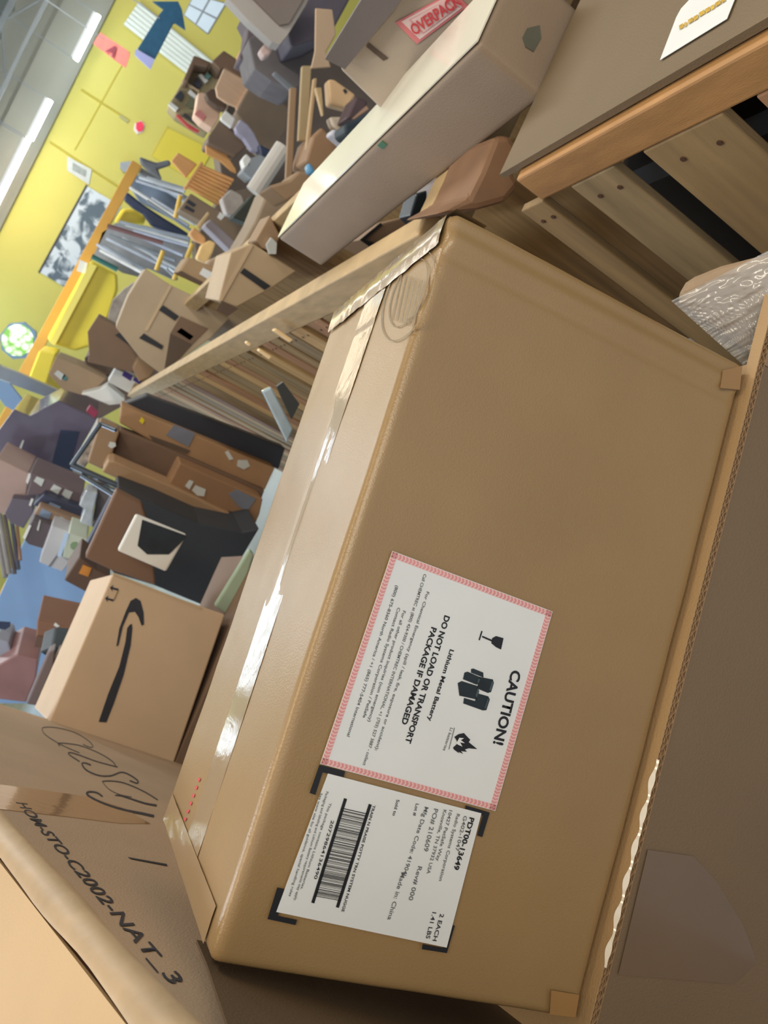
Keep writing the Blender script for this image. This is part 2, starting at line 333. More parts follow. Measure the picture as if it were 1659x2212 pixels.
item('plastic_bin', 'large yellow plastic bin below the orange beam, left of the brown cartons', 'bin', C(3, 560, 350, 590, 335, 750, 420, 755, 520, 700, 690, 660, 800, 600, 880, 480, 915, 320, 860, 300, 830), 8.4, .8, YEL, extra=(('rim', C(3, 575, 350, 620, 370, 350, 880, 318, 860), mat('yellow_rim', (236, 220, 110), .4, .03, 3), .05), ('tag_paper', C(3, 510, 330, 560, 350, 545, 420, 490, 400), WHITE, .01)), bevel=.03)
item('plastic_bin', 'smaller yellow plastic bin left of the large one, under the white tag', 'bin', C(3, 250, 910, 360, 930, 300, 1120, 380, 1180, 180, 1090), 8.0, .6, YEL, bevel=.03)
item('plastic_bin', 'round-ended yellow container among the grey pipes', 'bin', C(3, 780, 0, 850, 0, 940, 60, 920, 100, 800, 110, 725, 90), 9.2, .5, YEL, bevel=.04)
item('folded_tarp', 'dark navy folded tarp leaning among the grey pipes', 'tarp', C(16, 395, 300, 440, 200, 640, 360, 900, 530, 1080, 640, 1235, 740, 1200, 780, 1060, 750, 760, 640, 640, 480, 520, 410), 8.6, .15, NAVY, bevel=.02)
random.seed(3)
GP = 'grey pipes leaning in the rack'
pp = [(560, 60, 1160, 260, 20), (600, 20, 1180, 200, 24), (700, 20, 1190, 170, 24), (480, 150, 1060, 520, 24), (640, 260, 1230, 640, 22), (700, 320, 1260, 700, 20), (760, 280, 1300, 620, 18), (900, 420, 1330, 620, 16),
      (340, 590, 1240, 800, 24), (420, 620, 1230, 860, 22), (520, 700, 1240, 900, 18), (220, 760, 1060, 1080, 24), (180, 800, 960, 1180, 24), (380, 800, 1100, 1200, 22), (140, 900, 660, 1200, 28), (100, 950, 640, 1240, 26), (560, 760, 1160, 1020, 20), (860, 1110, 1080, 1320, 22), (60, 880, 500, 1150, 22), (760, 1020, 1060, 1240, 20)]
pc = [(170, 178, 190), (190, 198, 204), (140, 150, 160), (206, 208, 206), (160, 170, 188), (120, 128, 134)]
for i, (a, b, c, d, r) in enumerate(pp):
    (p, q) = C(16, a, b, c, d); Y = 8.2 + .12 * (i % 5)
    rod('metal_pipe', 'long grey pipe leaning in the bundle under the orange beam', 'pipe', PY(*p, Y), PY(*q, Y - .2), r * .16878 * Y / F * .8, mat('pipe_%d' % (i % 6), pc[i % 6], .45, .15, 6), GP)
for (a, b, c, d, r, m, lb) in ((190, 640, 900, 860, 34, mat('maroon_pipe', (132, 98, 98), .5, .1, 5), 'dull maroon pipe crossing the bundle of grey pipes'), (-10, 1030, 320, 1200, 36, mat('green_pipe', (54, 116, 110), .5, .1, 5), 'dark green pipe at the lower edge of the pipe bundle')):
    (p, q) = C(16, a, b, c, d); rod('metal_pipe', lb, 'pipe', PY(*p, 7.9), PY(*q, 7.9), r * .16878 * 7.9 / F * .8, m)
for i, (a, b, c, d) in enumerate(((1125, 250, 1060, 540), (905, 960, 815, 1210), (1280, 870, 1200, 1060), (1110, 1160, 1040, 1330))):
    p, q = C(16, a, b, c, d); rod('yellow_strap', 'thin yellow strap across the grey pipes, number of four'.replace(', number of four', ['', ' near the orange chair', ' at the middle of the bundle', ' beside the crumpled paper', ' at the carton edge'][i + 1]), 'strap', PY(*p, 7.6), PY(*q, 7.6), .02, mat('yellow_strap', (222, 184, 84), .5, .05, 4))
item('duct_elbow', 'grey pipe elbow sticking up from the pipe bundle below the speaker box', 'pipe', C(1, 890, 1000, 1000, 1040, 1080, 1020, 1100, 1050, 1010, 1080, 1040, 1150, 960, 1100, 900, 1045), 8.8, .12, PIPED, bevel=.02)
item('filler_panel', 'grey blue sheet material standing behind the pipes', 'panel', C(16, 470, 120, 560, -10, 700, 0, 860, 40, 1150, 200, 1110, 420, 1040, 560, 600, 330), 9.4, .1, BLUEG)
item('filler_panel', 'pale grey sheet material standing behind the lower pipes', 'panel', C(16, 120, 720, 300, 600, 700, 640, 1250, 800, 1200, 1060, 1050, 1340, 700, 1180, 620, 1300, 380, 1240, 20, 1010), 9.0, .1, mat('grey_sheet', (146, 148, 152), .6, .2, 5))

# ------------------------------------------------------------------ wooden chairs on the pile
def spindle_chair(label, seat, rail, spind, crest, Y, m):
    allp = seat + rail + crest; pl = vplane(allp, Y); r = empty('wooden_chair', base_of([pl.at(*p) for p in allp]), label, 'chair')
    slab('seat', seat, pl, .04, m, r, bevel=.01); slab('rail', rail, pl, .05, m, r, off=.02, bevel=.006)
    for a, b in spind:
        p, q = pl.at(*a), pl.at(*b) + pl.n * .05; mesh('spindle', *tubev(p, q, .014 * Y / 7), m, r)
    slab('crest_rail', crest, pl, .04, m, r, off=.05, bevel=.008); return r
a0, a1, b0, b1 = C(2, 390, 1060, 305, 1190, 600, 1160, 505, 1310)
sp = [(lerp(a0, a1, i / 7), lerp(b0, b1, i / 7)) for i in range(8)]
spindle_chair('orange wooden spindle-back chair tipped on the pile below the yellow wall', C(2, 205, 1030, 250, 975, 375, 1050, 300, 1140), C(2, 400, 1030, 415, 1045, 300, 1220, 285, 1205), sp, C(2, 425, 930, 470, 925, 560, 985, 620, 1080, 625, 1110, 590, 1095, 520, 1030, 430, 985), 7.2, WOODO)
a0, a1, b0, b1 = C(2, 735, 560, 640, 700, 855, 640, 755, 790)
sp = [(lerp(a0, a1, i / 6), lerp(b0, b1, i / 6)) for i in range(7)]
spindle_chair('pale wooden spindle-back chair on the pile right of the picture books', C(2, 490, 560, 545, 435, 715, 530, 630, 690, 560, 660, 500, 620), C(2, 715, 515, 735, 530, 640, 710, 620, 695), sp, C(2, 850, 630, 872, 645, 775, 805, 755, 790), 7.4, WOODP)

# ------------------------------------------------------------------ far clutter piled between the chairs and the long carton
BG = [
 ('cardboard_box', 'murky brown carton stack filling the back of the pile, right of the pale chair', 'box', [(560, 110), (760, 120), (880, 260), (760, 420), (600, 500), (480, 400), (468, 300), (500, 200)], 9.6, .5, kraft(112, 98, 88), 0, ()),
 ('cardboard_box', 'brown carton stack at the back, behind the grey bucket and rags', 'box', [(480, 420), (560, 400), (760, 400), (740, 580), (540, 640), (430, 600), (420, 520)], 8.8, .5, kraft(128, 110, 92), 0, ()),
 ('cardboard_box', 'dull brown carton stack behind the white cartons at the crate end', 'box', [(215, 700), (320, 690), (350, 820), (260, 880), (170, 930), (120, 900), (160, 830)], 7.6, .5, kraft(116, 98, 84), 0, ()),
 ('shelf_unit', 'brown shelf unit full of small goods below the white conduits', 'shelf', C(17, 330, 430, 500, 120, 680, 200, 1000, 420, 900, 700, 640, 1100, 560, 1060, 240, 860, 140, 740, 220, 620), 9.0, .4, mat('shelf_board', (160, 146, 110), .6, .1, 3), 0, (('shelf_edge', C(17, 310, 440, 335, 430, 545, 570, 520, 590), K5, .05), ('picture', C(17, 470, 440, 500, 400, 580, 480, 530, 540, 460, 490), DARK, .05), ('white_box', C(17, 520, 370, 560, 350, 650, 440, 610, 470), WHITE, .06), ('white_box', C(17, 390, 590, 420, 550, 510, 640, 480, 670), WHITE, .06), ('dark_jar', C(17, 225, 640, 300, 560, 340, 620, 300, 700), DARK, .06), ('dark_rail', C(17, 330, 880, 350, 850, 550, 1010, 530, 1030), DARK, .06), ('red_trim', C(17, 240, 880, 270, 870, 380, 980, 540, 1080, 520, 1100, 400, 1040), RED, .07), ('pale_box', C(17, 140, 740, 170, 710, 270, 790, 240, 830), WHITE, .06), ('green_box', C(17, 590, 400, 640, 330, 690, 380, 640, 430), mat('teal_card', (110, 150, 140), .6, .1, 4), .06), ('dark_box', C(17, 370, 740, 430, 640, 500, 700, 500, 790, 420, 790), mat('olive', (110, 110, 84), .6, .15, 6), .05))),
 ('cardboard_box', 'dark brown carton behind the pale wooden chair', 'box', C(17, 700, 190, 850, 50, 1160, 260, 1240, 430, 1150, 470, 860, 280, 800, 300), 8.6, .5, K4, 0, ()),
 ('cardboard_box', 'brown carton standing behind the white conduits foot', 'box', C(17, 330, 430, 470, 110, 690, 210, 640, 260, 480, 240, 390, 460), 8.7, .3, K4, 0, ()),
 ('cardboard_box', 'orange brown carton at the right end of the yellow wall', 'box', C(17, 1065, 30, 1230, 140, 1215, 290, 1060, 190), 8.2, .3, mat('orange_card', (206, 150, 118), .6, .06, 4), 0, ()),
 ('cushion', 'pale peach rounded cushion with a pink patch below the picture shelf', 'cushion', C(17, 520, 590, 600, 590, 800, 800, 790, 930, 700, 1060, 560, 970, 470, 870, 500, 740), 7.8, .25, mat('peach_cloth', (232, 196, 170), .8, .04, 5), 0, (('pink_patch', C(17, 475, 870, 530, 810, 620, 890, 580, 950), mat('pink_cloth', (218, 140, 136), .8, .05, 5), .02),)),
 ('folded_cloth', 'dark brown folded cloth between the cushion and the pale chair', 'cloth', C(17, 610, 600, 690, 540, 780, 560, 900, 760, 870, 810, 760, 770, 650, 690), 7.6, .15, KD, 0, ()),
 ('cardboard_box', 'dark brown carton above the orange chair, topped with white paper', 'box', C(17, 650, 1150, 800, 930, 1170, 1260, 1010, 1400, 640, 1230), 7.0, .5, kraft(116, 96, 80), 0, ()),
 ('crumpled_paper', 'white crumpled paper on the dark carton above the orange chair', 'paper', C(17, 810, 900, 880, 820, 1000, 920, 950, 1050, 810, 940), 6.9, .06, WHITE, 0, ()),
 ('plastic_bag', 'lavender grey plastic bag hanging below the pale chair', 'bag', C(17, 990, 1040, 1060, 930, 1160, 1000, 1240, 1110, 1310, 1260, 1290, 1360, 1200, 1330, 1100, 1180, 1010, 1110), 6.8, .1, mat('lavender_film', (170, 168, 190), .35, .12, 9), 0, ()),
 ('cardboard_box', 'large brown carton lying behind the pale chair spindles', 'box', C(17, 1210, 470, 1500, 640, 1700, 800, 1640, 1100, 1440, 1350, 1250, 1200, 1180, 1060, 1000, 850), 7.3, .5, kraft(130, 112, 94), 0, ()),
 ('plastic_jug', 'white plastic jug beside the grey bucket below the orange chair', 'jug', C(17, 1080, 1450, 1140, 1370, 1210, 1440, 1190, 1540, 1110, 1560), 6.6, .15, WHITE, 0, ()),
 ('grey_bucket', 'light grey bucket below the lavender plastic bag', 'bucket', C(17, 1180, 1440, 1320, 1380, 1440, 1450, 1400, 1650, 1200, 1700, 1080, 1600), 6.6, .3, mat('bucket_grey', (150, 156, 162), .4, .08, 4), 0, ()),
 ('dark_bag', 'black bag next to the grey bucket', 'bag', C(17, 1300, 1250, 1480, 1340, 1440, 1460, 1330, 1400), 6.7, .2, NAVY, 0, ()),
 ('rag_bundle', 'grey white rag bundle beside the foot of the orange chair', 'rags', C(2, 530, 1270, 590, 1210, 660, 1250, 690, 1330, 640, 1390, 560, 1370), 6.4, .2, mat('rag_grey', (176, 166, 158), .9, .18, 9), 0, ()),
 ('dark_bag', 'dark green bag under the white cardboard tube', 'bag', C(2, 600, 1390, 720, 1250, 830, 1240, 800, 1340, 700, 1430), 6.2, .3, mat('dark_green', (56, 60, 50), .7, .2, 6), 0, ()),
 ('cardboard_box', 'brown carton with small dark windows below the orange chair', 'box', C(2, 255, 1340, 330, 1235, 480, 1330, 640, 1400, 790, 1440, 640, 1600, 420, 1430), 6.8, .4, kraft(134, 114, 92), 0, (('dark_print', C(16, 1200, 340, 1230, 300, 1330, 370, 1290, 400), INK), ('dark_print', C(16, 1170, 410, 1200, 370, 1310, 440, 1290, 470), INK), ('round_sticker', C(2, 500, 1390, 520, 1355, 548, 1385, 525, 1410), WHITE))),
 ('cardboard_box', 'lavender grey long box below the striped brown carton', 'box', C(2, 420, 1440, 460, 1400, 640, 1570, 600, 1620), 6.0, .3, mat('lav_card', (150, 142, 148), .6, .05, 5), 0, ()),
 ('packing_paper', 'yellowish crumpled packing paper left of the small labelled carton', 'paper', C(16, 1330, 1060, 1400, 880, 1500, 820, 1580, 860, 1540, 980, 1460, 1130), 5.8, .15, mat('packing', (236, 198, 134), .8, .12, 8), 0, ()),
 ('paper_roll', 'short orange brown cardboard roll at the end of the navy tarp', 'roll', C(16, 1240, 740, 1300, 650, 1450, 790, 1450, 880, 1300, 820), 5.9, .15, mat('roll', (206, 156, 104), .7, .1, 6), 0, ()),
 ('wood_strip', 'pale wood strip sticking up beside the short cardboard roll', 'wood', C(16, 1330, 640, 1480, 450, 1510, 480, 1380, 680), 5.9, .04, WOODL, 0, ()),
 ('cardboard_box', 'small open brown carton with a white label behind the crate beam', 'box', C(3, 1135, 410, 1200, 310, 1460, 410, 1420, 520, 1385, 525), 4.6, .4, K2, 0, (('shipping_label', C(3, 1275, 420, 1300, 380, 1385, 425, 1350, 465), PAPER), ('dark_band', C(3, 1135, 410, 1160, 400, 1400, 530, 1385, 545), KD))),
 ('cardboard_box', 'light carton flap behind the small open carton', 'box', C(3, 1340, 330, 1500, 270, 1500, 330, 1440, 480, 1290, 400), 4.9, .2, K6, 0, ()),
 ('cardboard_box', 'brown carton under the leaning wooden boards', 'box', C(18, 690, 1150, 800, 1030, 920, 1150, 1060, 1250, 950, 1420, 760, 1600, 600, 1460), 4.4, .4, kraft(150, 116, 84), 0, ()),
 ('cardboard_box', 'light tan wooden offcut with a dark hole, behind the long carton', 'offcut', C(18, 880, 420, 960, 420, 1240, 620, 1130, 800, 900, 740), 4.6, .1, mat('tan_board', (214, 178, 134), .6, .06, 5), 0, (('dark_hole', C(18, 1070, 560, 1100, 540, 1130, 580, 1100, 610), BLK),)),
 ('white_carton', 'small white carton beside the dark leafy bundle', 'box', C(18, 900, 1120, 950, 1050, 1140, 1160, 1100, 1260, 1050, 1250), 4.2, .1, mat('cool_white', (206, 206, 216), .5, .04, 5), 0, ()),
 ('plastic_bag', 'cream plastic bag above the small white carton', 'bag', C(18, 900, 900, 1090, 900, 1090, 1080, 1040, 1110, 960, 1050), 4.4, .1, mat('cream_film', (196, 180, 158), .4, .1, 6), 0, ()),
 ('dark_bundle', 'dark teal bundle behind the upper edge of the long carton', 'bundle', C(18, 1090, 1000, 1250, 930, 1480, 790, 1560, 820, 1400, 1000, 1160, 1170, 1090, 1100), 4.0, .2, mat('dark_teal', (40, 56, 66), .6, .2, 9), 0, ()),
 ('striped_box', 'dark maroon and tan striped box beside the overpack carton', 'box', C(18, 1240, 630, 1400, 700, 1340, 860, 1190, 940, 1110, 930), 4.2, .2, mat('maroon_card', (82, 64, 66), .6, .15, 7), 0, (('tan_stripe', C(18, 1370, 760, 1400, 800, 1220, 930, 1180, 930), KP),)),
 ('water_bottle', 'blue and white bottle at the long carton left part', 'bottle', C(18, 610, 1540, 640, 1480, 700, 1550, 720, 1640, 640, 1640), 3.4, .06, mat('blue_bottle', (96, 158, 200), .3, .15, 30), 0, ()),
 ('cardboard_box', 'brown carton below the blue and white bottle', 'box', C(2, 1020, 1090, 1110, 1110, 1120, 1200, 950, 1290, 830, 1190, 960, 1150), 3.5, .3, K3, 0, ()),
 ('cardboard_box', 'dull brown carton at the lower end of the leaning boards', 'box', C(2, 830, 1200, 1000, 1170, 960, 1330, 860, 1420, 760, 1560, 640, 1590, 740, 1420), 4.0, .4, kraft(146, 126, 102), 0, ()),
 ('cardboard_box', 'dark grey brown carton at the top middle, behind the flap', 'box', C(2, 700, 250, 870, 120, 960, 260, 1120, 60, 1140, 380, 1080, 520, 990, 580, 850, 520, 740, 440), 5.6, .5, mat('murky_grey', (104, 98, 98), .7, .2, 6), 0, ()),
 ('cardboard_box', 'large dark carton filling the top middle edge', 'box', C(2, 1090, -20, 1380, -60, 1250, 180, 1120, 260, 980, 300, 950, 200), 5.2, .4, mat('murky_purple', (86, 80, 90), .7, .15, 6), 0, ()),
 ('plastic_bag', 'pinkish white bag hanging at the grey panel corner', 'bag', C(2, 770, 320, 830, 250, 870, 290, 840, 350, 800, 370), 5.2, .1, mat('pinkish', (196, 172, 166), .5, .12, 9), 0, ()),
 ('dark_bundle', 'dark bundle between the yellow wall end and the grey panel', 'bundle', C(2, 660, 90, 720, 120, 850, 250, 790, 330, 740, 420, 640, 370, 690, 250, 700, 170), 5.9, .3, mat('dark_maroon', (96, 84, 88), .7, .2, 8), 0, ()),
 ('metal_strip', 'pair of pale metal strips on the brown carton pile', 'metal', C(2, 850, 470, 880, 450, 1010, 560, 980, 590), 4.9, .04, PIPED, 0, ()),
]
for e in BG: item(e[0], e[1], e[2], e[3], e[4], e[5], e[6], e[7], e[8], bevel=.012)
rod('cardboard_tube', 'white cardboard tube leaning over the grey bucket', 'tube', PY(*C(2, 925, 940)[0], 5.6), PY(*C(2, 735, 1230)[0], 5.6), .055, mat('tube_white', (206, 200, 190), .6, .05, 5))
for i, (a, b, c, d, w, Y, m) in enumerate(((1075, 420, 1050, 900, 60, 4.6, kraft(168, 146, 108)), (990, 560, 960, 1160, 42, 4.7, K3), (1130, 500, 1080, 960, 22, 4.5, K1), (1150, 560, 1180, 740, 40, 4.4, WOODL))):
    p, q = C(2, a, b, c, d); s = w * .33755 / 2
    item('wooden_board', ['wide tan board leaning at the middle of the pile', 'dark brown board leaning left of the wide tan board', 'narrow board leaning behind the wide tan board', 'short pale pointed stake beside the leaning boards'][i], 'board', [(p[0] - s, p[1]), (p[0] + s, p[1]), (q[0] + s * (.2 if i == 3 else 1), q[1]), (q[0] - s * (.2 if i == 3 else 1), q[1])], Y, .04, m)
# big grey panel (shelf side) at the top
item('display_board', 'big light grey panel standing at the top of the picture behind the cartons', 'panel', C(2, 560, -20, 1090, -20, 1070, 30, 950, 230, 900, 290, 850, 270, 700, 130), 5.0, .12, mat('grey_panel', (172, 164, 156), .6, .08, 3), extra=(('dark_inset', C(2, 720, -20, 1060, -20, 960, 150, 900, 160), mat('inset', (126, 114, 106), .6, .08, 3), .02),))
item('cardboard_flap', 'tan cardboard strip standing up left of the overpack carton', 'cardboard', C(2, 1130, 50, 1240, 60, 1262, 220, 1200, 330, 1230, 430, 1100, 440, 1125, 330), 3.4, .01, K6)

# overpack carton behind the long carton
ov = Plane(PZ(1000, 280, 1.36) + np.array([.03, .12, 0]), (-.75, -.66, 0))
fc = [(732, 150), (845, 20), (905, -80), (1240, -80), (1130, 60), (1000, 150), (830, 245)]
r = empty('cardboard_box', base_of([ov.at(*p) for p in fc]), 'large carton with the red and white OVERPACK sticker, behind the long carton', 'box')
slab('body', fc, ov, .35, kraft(176, 160, 142), r, bevel=.006)
slab('open_flap', [(702, 128), (745, 150), (900, -40), (830, -80)], ov, .02, kraft(104, 96, 94), r, off=.03)
q = C(6, 515, 145, 655, 282, 978, 40, 890, -60); st = slab('sticker', q, ov, .001, mat('sticker_pink', (226, 130, 132), .5, .03, 8), r, off=.002)
c_ = (sum(p[0] for p in q) / 4, sum(p[1] for p in q) / 4); slab('sticker_field', [lerp(c_, p, .84) for p in q], ov, .001, mat('sticker_white', (236, 206, 202), .5, .03, 8), st, off=.003)
slab('sticker_field', [lerp(c_, p, .64) for p in q], ov, .001, PINK, st, off=.0035); slab('sticker_field', [lerp(c_, p, .585) for p in q], ov, .001, mat('sticker_white', (236, 206, 202)), st, off=.004)
lettering('lettering', 'OVERPACK', ov, *C(6, 640, 228, 942, 22), 24, RED, st, off=.006, bold=.03)
p = C(6, 345, 275, 470, 375, 440, 390, 330, 300); slab('handle_slot', p, ov, .001, KD, r, off=.002)

# ------------------------------------------------------------------ crates with slatted sides
b0 = PZ(1113, 390, 1.35); b1 = PZ(275, 855, 1.35); bd = nz(b1 - b0); cn = nz(np.array([-bd[1], bd[0], 0])); 
if cn @ (EYE - b0) < 0: cn = -cn
cp = Plane(b0, cn); back = -cn
def along(px, py): return float((cp.at(px, py) - b0) @ bd)
def crate(label, s0, s1, slats, hb, depth, mats, z0=.25, gap=None):
    r = empty('wooden_crate', b0 + bd * (s0 + s1) / 2 + back * depth / 2 + np.array((0, 0, z0 - 1.35)), label, 'crate')
    P = lambda s, k, z: b0 + bd * s + back * k + np.array((0, 0, z - 1.35))
    L = s1 - s0
    mesh('top_rail', *frame_box(P(s0, 0, 1.35 - hb), bd * L, back * .045, (0, 0, hb)), mats[0], r, bevel=.003)
    mesh('top_rail', *frame_box(P(s0, depth, 1.35 - hb), bd * L, back * .045, (0, 0, hb)), mats[0], r, bevel=.003)
    for s in (s0, s1 - .045): mesh('end_rail', *frame_box(P(s, .045, 1.35 - hb), bd * .045, back * (depth - .045), (0, 0, hb)), mats[0], r, bevel=.003)
    for zz in (z0, .75): mesh('bottom_rail', *frame_box(P(s0, .022, zz), bd * L, back * .04, (0, 0, .09)), mats[1], r, bevel=.003)
    for i, (a, b) in enumerate(slats):
        sl = mesh('slat', *frame_box(P(a, .001, z0), bd * (b - a), back * .012, (0, 0, 1.35 - hb - z0 - .001)), mats[1 + i % (len(mats) - 1)], r, bevel=.002)
        if b - a > .04:
            for t in (.25, .7): mesh('nail', *tubev(P(a + (b - a) * t, -.0006, 1.35 - hb - .03), P(a + (b - a) * t, .004, 1.35 - hb - .03), .0032, 8), mat('nail_rust', (84, 56, 40), .6, .1, 30), sl)
    mesh('far_side', *frame_box(P(s0, depth + .05, z0), bd * L, back * .02, (0, 0, 1.35 - hb - z0)), mats[1], r)
    mesh('floor_board', *frame_box(P(s0, .05, z0), bd * L, back * (depth - .05), (0, 0, .02)), mats[1], r)
    for s in (s0 + .02, s0 + L / 2, s1 - .12):
        mesh('foot', *frame_box(P(s, .05, 0), bd * .1, back * (depth - .1), (0, 0, z0)), mats[1], r)
    return r
W2 = mat('pine_slat_pale', (160, 132, 90), .7, .25, 3, .3, 60, stretch=(12, 12, 1.2)); W3 = mat('pine_slat_pink', (166, 124, 88), .7, .22, 3, .3, 60, stretch=(12, 12, 1.2)); W4 = mat('pine_slat_grey', (150, 128, 92), .7, .3, 3, .3, 60, stretch=(12, 12, 1.2))
tp = [((1100, 440), (1140, 412)), ((1204, 384), (1289, 332)), ((1359, 307), (1515, 206)), ((1573, 156), (1665, 95)), ((1720, 60), (1800, 20))]
sl = [(along(*b), along(*a)) for a, b in tp]
crate('near slatted pine crate at the upper right, wide gaps between its boards', -.62, .0, sl, .044, .8, [WOODN, W2, W4, W2, W3])
s_start = along(900, 505); sl = []; s = s_start; random.seed(5)
while s < 4.25:
    w = random.choice((.09, .07, .1)); sl.append((s, s + w)); s += w + random.choice((.012, .02, .05))
crate('long slatted pine crate running back behind the big carton', s_start, along(275, 855), sl, .07, .5, [WOODL, W2, W3, WOOD, W4])
# near-black block put in as the shade inside the near crate
q0 = b0 + bd * -.58 + back * .068; mesh_ = tag(mesh('crate_shade_block', *frame_box(q0 + np.array((0, 0, -1.07)), bd * .572, back * .68, (0, 0, .96)), mat('crate_shade', (34, 31, 28), .5, .3, 6, .3, 20), bevel=.03), 'near-black block standing in for the shade inside the near slatted crate', 'bundle')
# cardboard lid with white label on the near crate
o_ = PZ(1108, 365, 1.362); a_ = bd * -.66
r = empty('cardboard_sheet', o_ + a_ / 2, 'brown cardboard lid lying on the near slatted crate', 'cardboard')
LID = kraft(116, 98, 72)
mesh('sheet', *frame_box(b0 + bd * .03 + back * .012 + (0, 0, .003), bd * -.66, back * .72, (0, 0, .008)), LID, r)
lp = Plane(b0 + np.array((0, 0, .0125)), (0, 0, 1))
q = C(14, 270, 770, 480, 220, 540, 110, 700, -60, 1250, -60, 1130, 240)
lb = slab('shipping_label', q, lp, .0005, PAPER, r, off=.0008); gp = [C(14, x, 300 - (x - 560) * .63 + d, x + w, 300 - (x + w - 560) * .63 + d, x + w + 8, 352 - (x + w - 560) * .63 + d, x + 8, 352 - (x - 560) * .63 + d) for x, w, d in ((515, 50, 0), (580, 30, 8), (630, 60, 0), (700, 55, 4), (770, 70, -4), (850, 60, 0), (920, 45, 5), (975, 70, 0), (1055, 50, 0))]
mesh('faded_print', *merge(*[([lp.at(*p, .002) for p in q_], [(0, 1, 2, 3)]) for q_ in gp]), mat('gold_ink', (196, 160, 50), .5, .3, 200), lb)

# long white-edged carton lying on the crates
A0, A1 = PZ(1172, 210, 1.351), PZ(695, 575, 1.351); ld = nz(A1 - A0); ln = nz(np.array([-ld[1], ld[0], 0]))
if ln @ (EYE - A0) < 0: ln = -ln
lpn = Plane(A0, ln); L_ = float(np.linalg.norm(A1 - A0)); hh = float(lpn.at(1050, 80)[2] - 1.351)
r = empty('cardboard_box', (A0 + A1) / 2, 'long narrow carton with a white top, lying across the crates', 'box')
rbox('body', A0, ld, (0, 0, 1), -ln, (L_, hh, .14), kraft(150, 130, 108), r, r=.004, amp=.001, n=(40, 14, 14))
mesh('top_sheet', *frame_box(A0 + np.array((0, 0, hh + .0025)) - ln * .002, ld * L_, -ln * .136, (0, 0, .002)), mat('white_top', (240, 236, 216), .25, .03, 5, coat=.5), r)
E_ = Plane(A0 - ld * .001, -ld)
g = C(6, 1330, 240, 1360, 180, 1440, 160, 1450, 240, 1400, 330, 1350, 300)
slab('print_mark', g, E_, .0005, mat('green_grey_print', (96, 96, 82), .6, .15, 20), r, off=.0015)
mesh('green_sticker', *frame_box(A0 + ld * .36 * L_ + ln * .0022 + np.array((0, 0, hh - .012)), ld * .016, -ln * .002, (0, 0, .010)), GREEN, r)

# cartons and goods standing on the long crate behind its rail
def bY(px, py):  # distance of the crate rail under this pixel
    return float(PZ(px, py, 1.35)[1])
CRB = [
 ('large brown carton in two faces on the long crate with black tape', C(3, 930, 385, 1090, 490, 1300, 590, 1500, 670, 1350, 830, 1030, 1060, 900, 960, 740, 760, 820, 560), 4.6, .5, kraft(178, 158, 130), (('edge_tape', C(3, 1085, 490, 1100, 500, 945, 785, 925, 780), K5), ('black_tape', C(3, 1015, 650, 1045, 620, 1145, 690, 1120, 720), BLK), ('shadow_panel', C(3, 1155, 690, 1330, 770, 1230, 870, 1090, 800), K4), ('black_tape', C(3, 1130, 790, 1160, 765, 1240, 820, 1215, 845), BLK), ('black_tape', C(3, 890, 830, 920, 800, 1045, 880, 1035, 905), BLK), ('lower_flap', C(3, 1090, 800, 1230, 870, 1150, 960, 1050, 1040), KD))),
 ('dark brown carton leaning left of the two-faced carton', C(3, 560, 790, 625, 690, 770, 770, 930, 900, 880, 960, 850, 1050, 560, 985, 570, 930), 5.0, .4, K4, (('black_tape', C(3, 735, 810, 770, 795, 910, 890, 880, 915), BLK),)),
 ('light carton with black tape on the crate beside the long carton', C(4, 440, 430, 575, 370, 860, 550, 700, 660, 480, 780, 360, 740), 2.9, .45, kraft(184, 160, 128), (('edge_tape', C(4, 565, 375, 585, 385, 385, 740, 360, 745), K5), ('black_tape', C(4, 500, 560, 525, 530, 695, 645, 655, 670), BLK), ('lower_flap', C(4, 385, 740, 490, 790, 420, 840, 345, 800), KD))),
 ('small carton with grey tape roll above the long carton end', C(4, 600, 350, 690, 190, 760, 330, 700, 430, 640, 400), 2.9, .2, K3, (('tape_roll', C(4, 670, 380, 700, 335, 735, 370, 730, 440, 690, 440), PAPERG, .03),)),
 ('brown carton with a teal print at the far left end of the crate', C(3, 310, 1060, 360, 950, 490, 1000, 680, 1090, 640, 1130, 600, 1160, 540, 1200, 400, 1160), 5.6, .4, kraft(160, 136, 108), (('shipping_label', C(3, 345, 1060, 370, 1035, 420, 1070, 390, 1100), PAPERG), ('teal_print', C(3, 395, 1090, 410, 1060, 435, 1090, 420, 1105), mat('teal_print', (70, 120, 120), .5, .1, 5)))),
 ('small carton with black tape standing on the crate far end', C(3, 850, 1030, 910, 900, 1040, 950, 960, 1080, 890, 1110), 4.8, .2, K3, ()),
]
for lb_, q, Y, th, m, ex in CRB: item('cardboard_box', lb_, 'box', q, Y, th, m, extra=ex)
item('white_carton', 'white carton with a purple print at the far end of the long crate', 'box', C(3, 690, 1110, 740, 1025, 905, 1100, 880, 1150, 840, 1190), 5.2, .2, WHITE, extra=(('purple_print', C(3, 780, 1070, 795, 1040, 850, 1070, 835, 1105), PURP), ('purple_print', C(3, 850, 1100, 860, 1080, 905, 1105, 895, 1130), PURP)))
item('white_carton', 'white crumpled carton below the one with the purple print', 'box', C(3, 520, 1190, 640, 1160, 690, 1130, 800, 1220, 790, 1250, 700, 1260, 560, 1200), 5.4, .2, WHITE)
item('red_box', 'small dark red box at the far left end of the crate', 'box', C(3, 550, 1300, 575, 1265, 630, 1310, 605, 1345), 5.3, .1, mat('dark_red', (150, 50, 80), .5, .08, 6))
